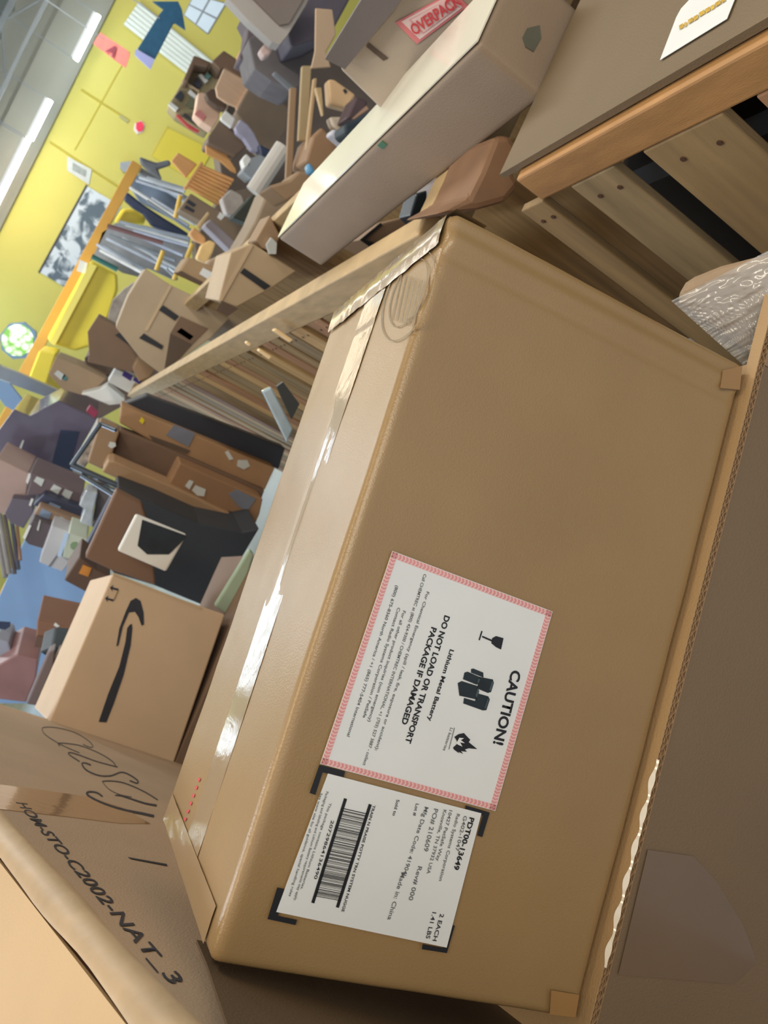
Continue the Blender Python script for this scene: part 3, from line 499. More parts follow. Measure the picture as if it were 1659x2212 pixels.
item('cardboard_scraps', 'grey and white scraps between the yellow bin and the cartons', 'scraps', C(3, 690, 690, 720, 590, 790, 520, 860, 470, 800, 640, 760, 750, 700, 720), 6.6, .2, mat('scraps', (170, 160, 150), .8, .3, 12))
item('cardboard_scraps', 'dark scraps under the leaning dark brown carton', 'scraps', C(3, 540, 960, 620, 900, 860, 990, 850, 1060, 700, 1080, 560, 1010), 5.9, .2, mat('dark_scraps', (106, 92, 82), .8, .3, 14))
item('cardboard_box', 'box with a black tape corner just behind the big carton', 'box', C(4, 1270, 350, 1380, 250, 1560, 200, 1700, 180, 1560, 400, 1420, 420), 1.9, .25, kraft(150, 124, 100), extra=(('black_tape', C(4, 1265, 350, 1400, 240, 1410, 255, 1300, 350, 1430, 390, 1375, 425), BLK),))
item('tape_dispenser', 'dark blue tape dispenser between the long carton and the big carton', 'tool', C(6, 610, 1380, 650, 1240, 720, 1215, 720, 1260, 690, 1360, 800, 1400, 715, 1470), 1.75, .08, mat('dark_slate', (56, 66, 78), .4, .15, 9))
item('grey_tray', 'grey plastic tray sheltered under the long carton', 'tray', C(6, 700, 1350, 760, 1170, 960, 1020, 1000, 970, 920, 1240, 750, 1360), 1.8, .1, mat('tray_grey', (140, 132, 132), .5, .1, 8))
item('dark_strap', 'dark slate strap hanging at the near end of the long carton', 'strap', C(6, 920, 1240, 1030, 970, 1140, 890, 1060, 1110, 980, 1260), 1.55, .03, mat('dark_slate', (56, 66, 78)))
item('paper_bag', 'brown crumpled paper bag between the two crates', 'bag', C(6, 980, 1260, 1060, 1100, 1150, 870, 1250, 860, 1320, 960, 1270, 1100, 1320, 1180, 1230, 1290, 1050, 1340, 780, 1370), 1.12, .15, mat('brown_paper', (138, 104, 76), .7, .2, 10), bevel=.02)

# ------------------------------------------------------------------ lower left of the aisle: tall cartons, carts, goods on the floor
LL = [
 ('daylight_sheet', 'added bluish sheet standing in for the daylight glow behind the left stacks', 'added sheet', [(60, 1150), (150, 1200), (215, 1290), (215, 1500), (60, 1520), (-20, 1520), (-20, 1330)], 6.6, .03, mat('blue_sheet', (150, 184, 226), .35, .08, 1.5), ()),  # added sheet, the blue daylight glow is put into its colour
 ('slate_board', 'tall dark slate panel standing at the end of the crate', 'panel', C(5, 690, 70, 760, 45, 850, 10, 1650, 315, 1610, 440, 830, 130), 3.6, .1, DARK, ()),
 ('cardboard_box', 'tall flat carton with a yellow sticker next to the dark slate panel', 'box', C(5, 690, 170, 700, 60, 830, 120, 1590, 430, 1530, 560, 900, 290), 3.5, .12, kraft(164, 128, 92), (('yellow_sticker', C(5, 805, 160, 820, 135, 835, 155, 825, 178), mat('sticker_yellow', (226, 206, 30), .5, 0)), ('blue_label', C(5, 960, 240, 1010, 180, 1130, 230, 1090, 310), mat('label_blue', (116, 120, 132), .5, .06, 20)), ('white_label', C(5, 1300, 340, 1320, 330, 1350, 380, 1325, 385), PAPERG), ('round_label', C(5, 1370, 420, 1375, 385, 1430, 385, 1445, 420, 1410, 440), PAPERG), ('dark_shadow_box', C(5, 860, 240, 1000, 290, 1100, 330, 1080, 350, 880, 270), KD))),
 ('cardboard_box', 'dark brown flat carton in the steel cart', 'box', C(5, 650, 370, 690, 210, 900, 290, 1530, 560, 1500, 640, 1050, 420, 990, 530), 3.45, .12, kraft(112, 88, 70), ()),
 ('cardboard_box', 'brown carton with blue grey labels at the front of the steel cart', 'box', C(5, 970, 530, 1040, 400, 1520, 610, 1500, 700, 1470, 770), 3.3, .2, kraft(148, 112, 80), (('blue_label', C(5, 1320, 580, 1370, 555, 1480, 610, 1430, 680, 1380, 655), mat('label_blue', (116, 120, 132))), ('round_label', C(5, 1110, 560, 1130, 530, 1190, 555, 1180, 595, 1140, 590), PAPERG), ('white_label', C(5, 1070, 535, 1095, 500, 1120, 510, 1095, 555), PAPERG))),
 ('cardboard_box', 'long tan carton along the steel cart rail', 'box', C(5, 590, 455, 625, 390, 660, 390, 980, 530, 1470, 765, 1400, 810, 1000, 640), 3.25, .15, kraft(168, 134, 100), ()),
 ('cardboard_box', 'small carton with a round white label at the corner of the steel cart', 'box', C(5, 505, 400, 575, 180, 690, 225, 640, 380, 590, 440), 3.4, .2, K3, (('round_label', C(5, 625, 305, 635, 278, 668, 285, 670, 305, 645, 318), PAPERG),)),
 ('newspaper_stack', 'black and white papers stacked on end beside the small round-label carton', 'papers', C(5, 440, 400, 560, 170, 585, 180, 510, 400, 490, 430), 3.5, .15, mat('bw_papers', (150, 140, 130), .5, .55, 40), ()),
 ('cardboard_box', 'deep open brown carton holding the white framed poster', 'box', C(5, 490, 950, 670, 560, 820, 640, 870, 800, 900, 1110, 660, 1030), 2.6, .05, kraft(122, 92, 72), ()),
 ('storage_bin', 'large dark slate bin behind the smile carton', 'bin', C(5, 680, 560, 900, 640, 1150, 750, 1400, 800, 1500, 780, 1320, 1080, 1230, 1250, 890, 1110, 660, 1040, 620, 1000), 3.0, .5, mat('slate_bin', (50, 54, 60), .6, .2, 3), ()),
 ('framed_poster', 'white framed poster with a dark picture lying in the open carton', 'poster', C(5, 785, 700, 1080, 820, 960, 1032, 678, 910), 2.45, .02, WHITE, (('dark_picture', C(5, 822, 730, 1085, 825, 975, 930, 850, 930, 795, 880), mat('dark_picture', (38, 48, 58), .4, .5, 9)),)),
 ('plastic_sheet', 'pale green plastic sheet between the dark bin and the big carton', 'sheet', C(5, 1238, 1230, 1330, 1080, 1380, 1000, 1440, 900, 1470, 930, 1420, 1100, 1340, 1300), 2.2, .02, mat('pale_green', (168, 190, 168), .4, .12, 6), ()),
 ('wrapped_pallet', 'pallet of goods in dark purple stretch film at the far left', 'pallet', C(5, -20, 230, 80, 90, 170, 130, 340, 40, 560, 150, 480, 290, 410, 420, 440, 500, 470, 580, 170, 450, -20, 370), 5.6, .8, mat('purple_film', (92, 86, 104), .25, .25, 3, .4, 8, coat=.5), (('white_tag', C(5, 100, 340, 130, 270, 140, 270, 115, 350), PAPERG), ('dark_side', C(5, 350, 210, 460, 220, 410, 400, 430, 500, 300, 400), NAVY), ('pink_tag', C(5, 180, 365, 195, 355, 205, 375, 190, 385), PINK))),
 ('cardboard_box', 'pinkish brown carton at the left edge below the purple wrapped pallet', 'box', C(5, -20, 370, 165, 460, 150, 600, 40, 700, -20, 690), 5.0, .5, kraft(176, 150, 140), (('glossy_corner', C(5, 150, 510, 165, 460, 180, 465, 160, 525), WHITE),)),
 ('cardboard_box', 'dark purple brown carton with white stickers in the middle of the stack', 'box', C(15, 390, 350, 1070, 620, 1010, 780, 560, 640, 330, 660, 380, 520), 4.6, .4, kraft(108, 92, 96), (('sticker_or_glint', C(15, 430, 470, 470, 410, 570, 450, 530, 540), PAPERG), ('sticker_or_glint', C(15, 640, 580, 690, 510, 790, 560, 740, 640), PAPERG), ('sticker_or_glint', C(15, 790, 640, 830, 570, 930, 610, 880, 720), PAPERG))),
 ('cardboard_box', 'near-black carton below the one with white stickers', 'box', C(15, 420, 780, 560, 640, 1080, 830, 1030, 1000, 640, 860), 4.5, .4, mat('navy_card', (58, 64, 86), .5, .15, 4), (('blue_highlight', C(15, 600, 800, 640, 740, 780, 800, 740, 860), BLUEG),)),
 ('cardboard_box', 'dull purple carton at the left edge with small reflections', 'box', C(15, 60, 880, 150, 690, 420, 720, 430, 860, 300, 1080, 120, 1000), 4.9, .4, kraft(104, 96, 108), (('sticker_or_glint', C(15, 370, 780, 400, 690, 430, 700, 395, 790), WHITE),)),  # here the white strip is a reflection painted on
 ('cardboard_box', 'orange brown carton with a blue label in the stack', 'box', C(15, 430, 900, 500, 790, 1060, 1000, 1050, 1160, 900, 1140, 700, 1060), 4.4, .4, kraft(156, 128, 106), (('blue_label', C(15, 490, 910, 540, 820, 660, 880, 620, 970), BLUEG), ('white_label', C(15, 730, 1000, 770, 920, 830, 950, 800, 1030), PAPERG))),
 ('cardboard_box', 'dark carton with a lamp reflection at the foot of the stack', 'box', C(15, 290, 1200, 420, 960, 700, 1050, 560, 1340, 360, 1280), 4.3, .4, kraft(86, 76, 80), (('white_reflection', C(15, 290, 1190, 370, 1030, 400, 1040, 320, 1220), WHITE), ('white_reflection', C(15, 470, 1090, 510, 960, 520, 980, 490, 1110), PAPERG))),  # both pale strips paint the lamp's reflection
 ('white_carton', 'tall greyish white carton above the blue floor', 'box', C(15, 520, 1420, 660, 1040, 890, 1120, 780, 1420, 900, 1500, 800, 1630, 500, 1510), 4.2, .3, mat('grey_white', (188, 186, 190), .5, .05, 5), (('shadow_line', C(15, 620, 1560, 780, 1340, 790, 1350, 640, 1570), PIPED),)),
 ('white_carton', 'pale green carton with a round green print on the left stack', 'box', C(15, 800, 1440, 880, 1130, 1125, 1210, 1000, 1510), 4.05, .3, mat('pale_green_white', (196, 204, 186), .5, .04, 5), (('round_print', octo(*C(15, 950, 1300)[0], 9), mat('green_dot', (130, 156, 120), .6, .05, 5)), ('lamp_reflection', C(15, 730, 1430, 830, 1130, 885, 1140, 780, 1440), mat('reflection_blue', (196, 222, 250), .15, .05, 6, coat=1)))),  # the pale blue strip is a painted lamp reflection
 ('plastic_bag', 'white and clear plastic packets in the stack next to the steel cart', 'bag', C(15, 1010, 780, 1100, 590, 1250, 620, 1200, 830, 1180, 1060, 1020, 1000, 1080, 830), 4.1, .15, mat('clear_packets', (176, 184, 190), .25, .2, 18, coat=.5), ()),
 ('glossy_rail', 'dark glossy rail standing right of the plastic packets', 'panel', C(15, 1410, 690, 1500, 690, 1150, 1370, 1060, 1370), 3.6, .08, NAVY, ()),
 ('cardboard_box', 'grey brown goods box behind the dark glossy rail', 'box', C(15, 1140, 440, 1300, 520, 1450, 700, 1210, 1080, 1180, 1060, 1240, 620), 4.2, .2, mat('grey_goods', (120, 112, 112), .6, .4, 16), ()),
 ('cardboard_box', 'small brown carton with an orange sticker near the smile carton', 'box', C(5, 370, 1080, 460, 940, 560, 1020, 640, 1060, 590, 1170, 500, 1150), 3.2, .25, kraft(96, 72, 58), (('orange_sticker', C(5, 455, 1040, 480, 990, 530, 1010, 510, 1060), mat('orange_print', (200, 130, 50), .5, .2, 30)),)),
 ('wood_strip', 'short yellow wood strip beside the orange stickered carton', 'wood', C(5, 440, 970, 470, 920, 490, 930, 455, 985), 3.3, .03, BEAMO, ()),
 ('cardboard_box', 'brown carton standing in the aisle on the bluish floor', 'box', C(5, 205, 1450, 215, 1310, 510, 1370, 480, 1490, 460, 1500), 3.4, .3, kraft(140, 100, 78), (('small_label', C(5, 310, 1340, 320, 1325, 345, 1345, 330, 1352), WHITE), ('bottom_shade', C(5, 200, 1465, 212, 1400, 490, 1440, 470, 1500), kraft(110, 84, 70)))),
 ('plastic_bag', 'reddish brown translucent bag at the left edge above the script-lettered box', 'bag', C(8, -20, 640, 100, 570, 220, 600, 210, 700, 150, 850, -20, 830), 3.4, .3, mat('reddish_film', (146, 108, 106), .4, .18, 6), ()),
 ('plastic_bag', 'grey white plastic bag at the left edge under the dark handle', 'bag', C(8, -20, 480, 50, 500, 70, 570, 20, 640, -20, 650), 3.5, .2, mat('greywhite_film', (150, 156, 172), .4, .15, 8), (('dark_handle', C(8, -20, 380, 60, 385, 60, 410, 30, 430, -20, 420), NAVY),)),
 ('wooden_post', 'leaning brown post between the reddish bag and the smile carton', 'post', C(8, 150, 860, 280, 560, 320, 540, 310, 640, 210, 870), 3.0, .06, kraft(116, 100, 98), ()),
 ('cardboard_box', 'olive brown carton behind the leaning brown post', 'box', C(8, 220, 870, 330, 640, 400, 680, 330, 880), 2.9, .2, kraft(134, 112, 88), ()),
 ('dark_bag', 'dark teal bag behind the left edge of the smile carton', 'bag', C(8, 230, 560, 300, 530, 450, 540, 440, 640, 390, 690, 330, 620), 3.1, .2, mat('dark_teal2', (46, 56, 64), .5, .3, 9), ()),
]
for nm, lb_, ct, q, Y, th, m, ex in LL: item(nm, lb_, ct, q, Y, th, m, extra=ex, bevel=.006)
# steel cart rails
r = empty('steel_cart', PZ(*C(5, 700, 560)[0], .3), 'steel tube cart frame around the tall flat cartons', 'cart')
for a, b, c, d, w in ((415, 415, 1160, 745, .012), (415, 415, 580, 175, .009), (580, 175, 670, 212, .008), (470, 470, 680, 600, .009), (560, 520, 690, 570, .008)):
    p, q = C(5, a, b, c, d); mesh('rail', *tubev(PY(*p, 3.2), PY(*q, 3.15), w), mat('dark_steel', (96, 104, 112), .3, .1, 5, metal=.6), r, smooth=False)
# clear plastic clamshell leaning on the crate
q = C(4, 640, 1320, 700, 1290, 840, 1560, 800, 1650)
item('clear_case', 'clear plastic case with a bluish shine leaning on the long crate', 'case', q, 1.75, .02, mat('clear_blue', (168, 190, 204), .15, .3, 12, coat=1), extra=(('dark_insert', C(4, 735, 1290, 775, 1260, 880, 1400, 830, 1500), mat('dark_insert', (60, 64, 66), .4, .15, 9), .015),))
for i, q in enumerate((C(4, 705, 930, 730, 915, 845, 990, 820, 1010), C(4, 610, 1060, 625, 1045, 708, 1100, 690, 1118), C(4, 530, 1010, 545, 995, 578, 1020, 560, 1035))):
    item('wood_offcut', ['bright offcut showing between the crate slats, uppermost', 'yellowish offcut between the crate slats, lowest', 'small round offcut between the crate slats'][i], 'wood', q, 2.05, .02, mat('bright_offcut', (250, 220, 170), .4, .05, 4))

# ------------------------------------------------------------------ carton with the smile arrow
q = [(243, 1240), (486, 1328), (375, 1650), (105, 1560)]
sm = vplane(q, 2.02, 24)
r = empty('cardboard_box', base_of([sm.at(*p) for p in q]), 'tall carton printed with a big dark smile arrow, behind the big carton', 'box')
P = [sm.at(*p) for p in q]
bk = [p - sm.n * .36 for p in P]; mesh('body', *prism(P, bk), kraft(206, 178, 146), r, bevel=.004)
s1 = smooth_path([(x, y) for x, y in C(8, 676, 525, 690, 440, 718, 345, 750, 280, 785, 255, 815, 290, 832, 350, 828, 400)], 5)
o1 = C(8, 672, 525, 690, 420, 728, 320, 755, 262, 785, 245, 812, 262, 830, 330, 832, 400, 818, 405, 800, 355, 780, 325, 745, 330, 710, 410, 684, 520)
o2 = C(8, 762, 395, 765, 420, 755, 520, 715, 690, 660, 850, 615, 965, 570, 962, 625, 800, 690, 640, 725, 500, 735, 420, 750, 400)
slab('smile_print', o1, sm, .0008, INK, r, off=.0012); slab('smile_print', o2, sm, .0008, INK, r, off=.0012)
for dx, dy in ((0, 0), (-28, 62)):
    a = C(8, 635 + dx, 185 + dy, 655 + dx, 170 + dy, 650 + dx, 183 + dy, 685 + dx, 192 + dy, 682 + dx, 204 + dy, 648 + dx, 194 + dy, 650 + dx, 208 + dy); slab('arrow_mark', a, sm, .0008, INK, r, off=.0012)
slab('bar_mark', C(8, 682, 196, 688, 200, 660, 262, 654, 258), sm, .0008, FADED, r, off=.0012)
slab('top_edge', C(8, 655, 98, 1165, 300, 1160, 312, 650, 108), sm, .003, K5, r, off=.002)
base_z = min(p[2] for p in P)
tag(mesh('cardboard_box', *frame_box((P[3][0] - .05, 2.02 - .1, .0), (.62, .2, 0), (-.16, .42, 0), (0, 0, base_z - .002)), K4), 'plain brown carton supporting the smile arrow carton', 'box')

# ------------------------------------------------------------------ box lettered in script, to the left
cdir = nz((-.398, .917, 0)); cnn = nz((.917, .398, 0)); cpl = Plane((-.176, 0, 1.3), cnn)
cas = [cpl.at(*p) for p in ((372, 2214), (0, 1790), (0, 1520), (373, 1641))]
q0_, q1_ = cpl.at(372, 2214), cpl.at(0, 1788); cax = nz(q1_ - q0_); cup = nz(np.cross(cax, cnn)); cup = cup * np.sign(cup[2]); s0_ = float(q0_ @ cdir - np.array([-.176, 0, 0]) @ cdir)
ztop = 0.0
s_n, s_f = -.15, 2.12
def cpt(s, z, k=0): return q0_ + cax * (s - s0_) + cup * z - cnn * k

r = empty('cardboard_box', cpt(1.0, -.9, .2), 'big furniture carton with black script lettering, left of the caution-labelled carton', 'box')
rbox('body', cpt(s_n, -.9, .0002), cax, cup, -cnn, (s_f - s_n, .9, .55), K6, r, r=.006, amp=.00004, n=(60, 26, 26), seed=3)
slab('paper_tape', C(11, -60, 245, 250, 285, 500, 322, 700, 380, 870, 480, 700, 478, 400, 440, 0, 395, -60, 390), cpl, .0004, TAPEB, r, off=.0003)
tm = mesh('top_sheet', *merge(*[frame_box(cpt(s_n + .02, ztop + .004, .015), cax * (s_f - s_n - .04), -cnn * .52, cup * .003)]), kraft(192, 160, 116), r)
# lettering strokes
scr = [([(480, 1090), (520, 1108), (536, 1100), (505, 1065), (430, 1022), (330, 995), (262, 992), (244, 1002), (262, 1035), (330, 1080), (400, 1115), (460, 1140)], 4),
       ([(460, 1190), (400, 1150), (404, 1138), (450, 1150), (560, 1190), (680, 1222)], 6), ([(345, 1100), (338, 1085), (380, 1085), (470, 1100), (580, 1145), (650, 1190), (670, 1220)], 5),
       ([(525, 1210), (490, 1198), (474, 1205), (500, 1240), (570, 1270), (640, 1272), (700, 1252), (750, 1268), (795, 1300), (790, 1315), (750, 1300)], 8),
       ([(590, 1305), (640, 1302), (720, 1315), (830, 1362), (912, 1412)], 6), ([(592, 1308), (630, 1350), (690, 1380), (760, 1395)], 3), ([(665, 1385), (700, 1388), (770, 1410), (840, 1432), (905, 1444)], 11),
       ([(592, 1392), (560, 1370), (515, 1365), (503, 1378), (540, 1405), (620, 1440), (720, 1470), (820, 1490), (890, 1506)], 14)]
G = []
for pts, w in scr:
    pth = smooth_path([C(8, x, y)[0] for x, y in pts], 6); W3d = [cpl.at(x, y, .0004) for x, y in pth]; n_ = len(W3d)
    px = w * .37372; ws = [np.linalg.norm(cpl.at(x + px * .75, y - px * .66, .0004) - cpl.at(x, y, .0004)) * (.55 + .45 * math.sin(math.pi * i / (n_ - 1))) for i, (x, y) in enumerate(pth)]
    # widen each stroke in the image plane direction across it
    V, Fc = [], []
    for i, (x, y) in enumerate(pth):
        x2, y2 = pth[min(i + 1, n_ - 1)]; x1, y1 = pth[max(i - 1, 0)]; d = nz((x2 - x1, y2 - y1)); k = px / 2 * (.6 + .5 * i / n_ if w > 8 else 1)
        V += [cpl.at(x - d[1] * k, y + d[0] * k, .0004), cpl.at(x + d[1] * k, y - d[0] * k, .0004)]
    for i in range(n_ - 1): Fc.append((2 * i, 2 * i + 1, 2 * i + 3, 2 * i + 2))
    G.append((V, Fc))
mesh('script_lettering', *merge(*G), INK, r, fix=False)
lettering('lettering', 'HOM-STO-C2002-NAT_3', cpl, *C(11, 92, 355, 985, 1405), 30, INK, r, off=.0004, bold=.012, up=(.98, -.02))
slab('slit', C(11, 740, 672, 965, 712, 966, 722, 760, 682), cpl, .0004, DARK, r, off=.0006)
# crumpled edge tape of its top
V = []; Fc = []; n_ = 60
for i in range(n_ + 1):
    s = s_n + .3 + (s_f - s_n - .8) * i / n_; w = .012 + .005 * noise.noise(Vector((s * 9, 0, 0)))
    V += [cpt(s, ztop - w, -.0045), cpt(s, ztop - .004, -.0055 - .001 * noise.noise(Vector((s * 40, 1, 0)))), cpt(s, ztop + .0075, .004), cpt(s, ztop + .0085, w)]
for i in range(n_):
    for k in range(3): Fc.append((4 * i + k, 4 * i + k + 1, 4 * i + 5 + k, 4 * i + 4 + k))
mesh('edge_tape', V, Fc, mat('kraft_tape', (186, 160, 126), .45, .1, 30, .3, 60), r, smooth=True)

wp_ = Plane(cpt(.5, -.1, -.0085), cnn)  # dark sheet added in the gap, its colour stands for the shade there
wd = slab('pit_shade', [(425, 2030), (447, 2082), (470, 2150), (492, 2214), (560, 2330), (1500, 2330), (1400, 2150), (1000, 2080), (470, 2040)], wp_, .002, kraft(92, 72, 48)); tag(wd, 'dark sheet put in as shade between the script-lettered box and the big carton', 'board')

for i_, (a, b, c, d, w, cl, lb_) in enumerate(((-10, 880, 120, 1659, 9, (150, 144, 138), 'palest of the leaning poles at the far left edge'), (60, 900, 190, 1659, 7, (104, 92, 92), 'dark brown leaning pole at the far left edge'), (150, 980, 235, 1600, 8, (82, 84, 98), 'dark slate leaning pole next to the bluish sheet'), (-20, 1150, 70, 1700, 10, (130, 124, 122), 'grey leaning pole lowest at the left edge'), (220, 1040, 260, 1480, 6, (150, 112, 88), 'reddish brown leaning pole nearest the bluish sheet'))):
    p_, q_ = C(15, a, b, c, d); rod('wooden_pole', lb_, 'pole', PY(*p_, 6.2), PY(*q_, 6.0), w * 6.2 / F * .55, mat('pole_%d' % i_, cl, .6, .2, 6))

# ------------------------------------------------------------------ the big carton with the caution label
BA = np.array([-0.9528666, -0.28833531, -0.09438112]); BB = np.array([0.11435, -0.0531779, -0.99201618]); BC = np.array([-0.2810143, 0.9560517, -0.08364268])
BO = np.array([0.1685101, 0.5927335, 1.5178236]); DU, DV, DW = .5458, .2935, .2861
def bp(u, v, w): return BO + BA * u + BB * v + BC * w
r = empty('cardboard_box', bp(DU / 2, DV, DW / 2), 'big upturned carton in the foreground with the caution and barcode labels', 'box')
def fold(t, nn):
    u, v, w = t; k = 0
    if nn[2] < -.8: k -= .0016 * math.exp(-((u * DU - .034) / .004) ** 2) + .0009 * math.exp(-((u * DU - .012) / .004) ** 2); k += .002 * math.exp(-((u * DU - .022) / .007) ** 2)
    if nn[1] < -.8: k += .0016 * (1 - math.exp(-((w - .5) * DW / .004) ** 2)) - .0016; k += .0015 * math.exp(-((u * DU - .008) / .006) ** 2)
    return k
rbox('body', BO, BA, BB, BC, (DU, DV, DW), K0, r, r=.007, amp=.0011, fn=fold, n=(110, 44, 60), seed=1)
fp = Plane(BO, -BC); tpn = Plane(BO, -BB)
# clear tape along the top seam, folded over the near and far ends
TAPE = mat('clear_tape', (154, 126, 86), .4, .05, 12, .06, 260, coat=1, coatr=.1, stretch=(1, 1, 1)); 
V = []; Fc = []; nu, nw = 160, 8; w0, w1 = .112, .166
random.seed(2)
for i in range(nu + 1):
    u = .003 + (DU - .006) * i / nu
    for j in range(nw + 1):
        w = w0 + (w1 - w0) * j / nw + .003 * math.sin(u * 9)
        V.append(bp(u, -.0014 - .00016 * noise.noise(Vector((u * 120, w * 260, 0))) - .0005 * (u < .06) , w))
for i in range(nu):
    for j in range(nw): a = i * (nw + 1) + j; Fc.append((a, a + nw + 1, a + nw + 2, a + 1))
mesh('seam_tape', V, Fc, TAPE, r, smooth=True)
V = []; Fc = []; nw = 40   # tape wrapped round the far top edge
for i in range(nw + 1):
    w = .004 + (DW - .008) * i / nw
    for j, (u, v) in enumerate(((.028, -.0022), (.02, -.0032), (.004, -.003), (-.0035, .003), (-.003, .03))):
        V.append(bp(u + .002 * noise.noise(Vector((w * 50, j, 2))), v - .0012 * abs(noise.noise(Vector((w * 90, j, 0)))), w))
for i in range(nw):
    for j in range(4): a = i * 5 + j; Fc.append((a, a + 5, a + 6, a + 1))
mesh('edge_tape', V, Fc, TAPE, r, smooth=True)
V = []; Fc = []       # crumpled clear tape at the near left top edge
for i in range(31):
    w = .02 + (DW - .03) * i / 30
    for j in range(9):
        u = DU - .028 + .025 * j / 8; V.append(bp(u, -.0016 - .0008 * abs(noise.noise(Vector((w * 40, u * 60, 5)))), w))
for i in range(30):
    for j in range(8): a = i * 9 + j; Fc.append((a, a + 9, a + 10, a + 1))
mesh('edge_tape', V, Fc, mat('clear_tape_grey', (156, 127, 88), .35, .05, 12, .1, 60, coat=.6), r, smooth=True)
pl_ = Plane(bp(0, -.0016, 0), -BB)
def tstroke(pts, w, m, nm='stamp'):
    G = []
    for ps in pts:
        V, Fc = [], []; n_ = len(ps)
        for i, (x, y) in enumerate(ps):
            x2, y2 = ps[min(i + 1, n_ - 1)]; x1, y1 = ps[max(i - 1, 0)]; d = nz((x2 - x1, y2 - y1)); k = w / 2
            V += [pl_.at(x - d[1] * k, y + d[0] * k), pl_.at(x + d[1] * k, y - d[0] * k)]
        for i in range(n_ - 1): Fc.append((2 * i, 2 * i + 1, 2 * i + 3, 2 * i + 2))
        G.append((V, Fc))
    mesh(nm, *merge(*G), m, r, fix=False)
def ell(cx_, cy_, a, b, ang, k=48): return [(cx_ + a * math.cos(t) * math.cos(ang) - b * math.sin(t) * math.sin(ang), cy_ + a * math.cos(t) * math.sin(ang) + b * math.sin(t) * math.cos(ang)) for t in [2 * math.pi * i / k for i in range(k + 1)]]
an = math.radians(112)
STM = mat('stamp_grey', (134, 112, 80), .6, .08, 30)
tstroke([ell(882, 638, 104, 46, an), ell(882, 632, 78, 32, an)], 2.0, STM)
tstroke([[(868 + 9 * i, 590 + 3 * i), (846 + 9 * i, 690 + 3 * i)] for i in range(6)], 1.8, STM)
tstroke([[(392 + i * 6, 1790 - i * 17), (395 + i * 6, 1783 - i * 17)] for i in range(7)], 5, RED, 'red_mark')
# caution label
cq = [(848, 1190), (1194, 1321), (1070, 1752), (692, 1650)]
Pq = [fp.at(*p, .0035) for p in cq]
lab = slab('caution_label', cq, fp, .0006, PAPER, r, off=.0035); lab['label'] = 'white caution label with a pink chevron border'
def uv(a, b):  # bilinear inside the label, a along the reading direction, b from the text foot side to the top side
    p = lerp(cq[0], cq[3], a); q = lerp(cq[1], cq[2], a); return lerp(p, q, b)
G = []; n1, n2 = 62, 46; t_ = .024; t2 = .03
def quadf(a0, b0_, a1, b1_, a2, b2_, a3, b3_): 
    vs = [fp.at(*uv(a, b), .0038) for a, b in ((a0, b0_), (a1, b1_), (a2, b2_), (a3, b3_))]; return vs, [(0, 1, 2, 3)]
for i in range(n1):
    a = i / n1; d = .62 / n1
    for b_, s in ((0.004, 1), (1 - t2 - .004, -1)):
        G += [quadf(a, b_, a + d, b_, a + d + .006, b_ + t2 / 2, a + .006, b_ + t2 / 2), quadf(a + .006, b_ + t2 / 2, a + d + .006, b_ + t2 / 2, a + d, b_ + t2, a, b_ + t2)]
for i in range(n2):
    b_ = i / n2; d = .62 / n2
    for a in (.004, 1 - t_ - .004):
        G += [quadf(a, b_, a, b_ + d, a + t_ / 2, b_ + d + .007, a + t_ / 2, b_ + .007), quadf(a + t_ / 2, b_ + .007, a + t_ / 2, b_ + d + .007, a + t_, b_ + d, a + t_, b_)]
mesh('border', *merge(*G), mat('pink_border', (222, 150, 148), .5, .05, 50), lab, fix=False)
for (b0_, b1_, a0, a1) in ((.002, .036, .002, .998), (.964, .998, .002, .998), (.002, .998, .002, .03), (.002, .998, .97, .998)):
    slab('border_tint', [uv(a0, b0_), uv(a1, b0_), uv(a1, b1_), uv(a0, b1_)], fp, .0001, mat('pink_tint', (238, 200, 196), .5, .02, 20), lab, off=.0037)
GT = mat('small_grey_text', (98, 104, 106), .6, 0)
for t, s, h, m, bo in (('CAUTION!', (1262, 818, 1142, 1292), 21, BLACK, .03), ('Lithium Metal Battery', (866, 688, 722, 1145), 9, BLACK, .025), ('DO NOT LOAD OR TRANSPORT', (832, 470, 578, 1285), 12, BLACK, .03), ('PACKAGE IF DAMAGED', (748, 545, 554, 1165), 12, BLACK, .03),
                    ('For Chemical Emergency (spill / leak, fire, exposure or accident):', (716, 318, 384, 1335), 6.5, GT, .012), ('Call CHEMTREC at (800) 424-9300 / CHEMTREC INTERNATIONAL, +1 (703) 527 3887 - collect', (698, 205, 306, 1430), 6.5, GT, .012),
                    ('For all other product inquiries (non emergency)', (565, 440, 338, 1150), 6.5, GT, .012), ('Contact Radio Systems Corporation / PetSafe', (530, 420, 306, 1125), 6.5, GT, .012), ('(800) 675-8360 North America / +1 (865) 777-5404 International', (518, 278, 205, 1245), 6.5, GT, .012), ('Li batteries', (868, 1190, 820, 1335), 6, GT, .01)):
    lettering('lettering', t, fp, *C(9, *s), h, m, lab, off=.0040, bold=bo)
def ic(nm, m, *polys):
    G = []
    for q in polys:
        vs = [fp.at(*p, .0041) for p in q]; G.append((vs, [tuple(range(len(vs)))]))
    mesh(nm, *merge(*G), m, lab)
ic('glass_icon', BLACK, C(9, 1208, 618, 1192, 690, 1160, 675, 1130, 650, 1135, 618, 1160, 604), C(9, 1135, 640, 1070, 612, 1073, 602, 1138, 630), C(9, 1066, 570, 1074, 574, 1056, 632, 1048, 628))
BT = mat('battery_print', (30, 42, 48), .5, .4, 60)
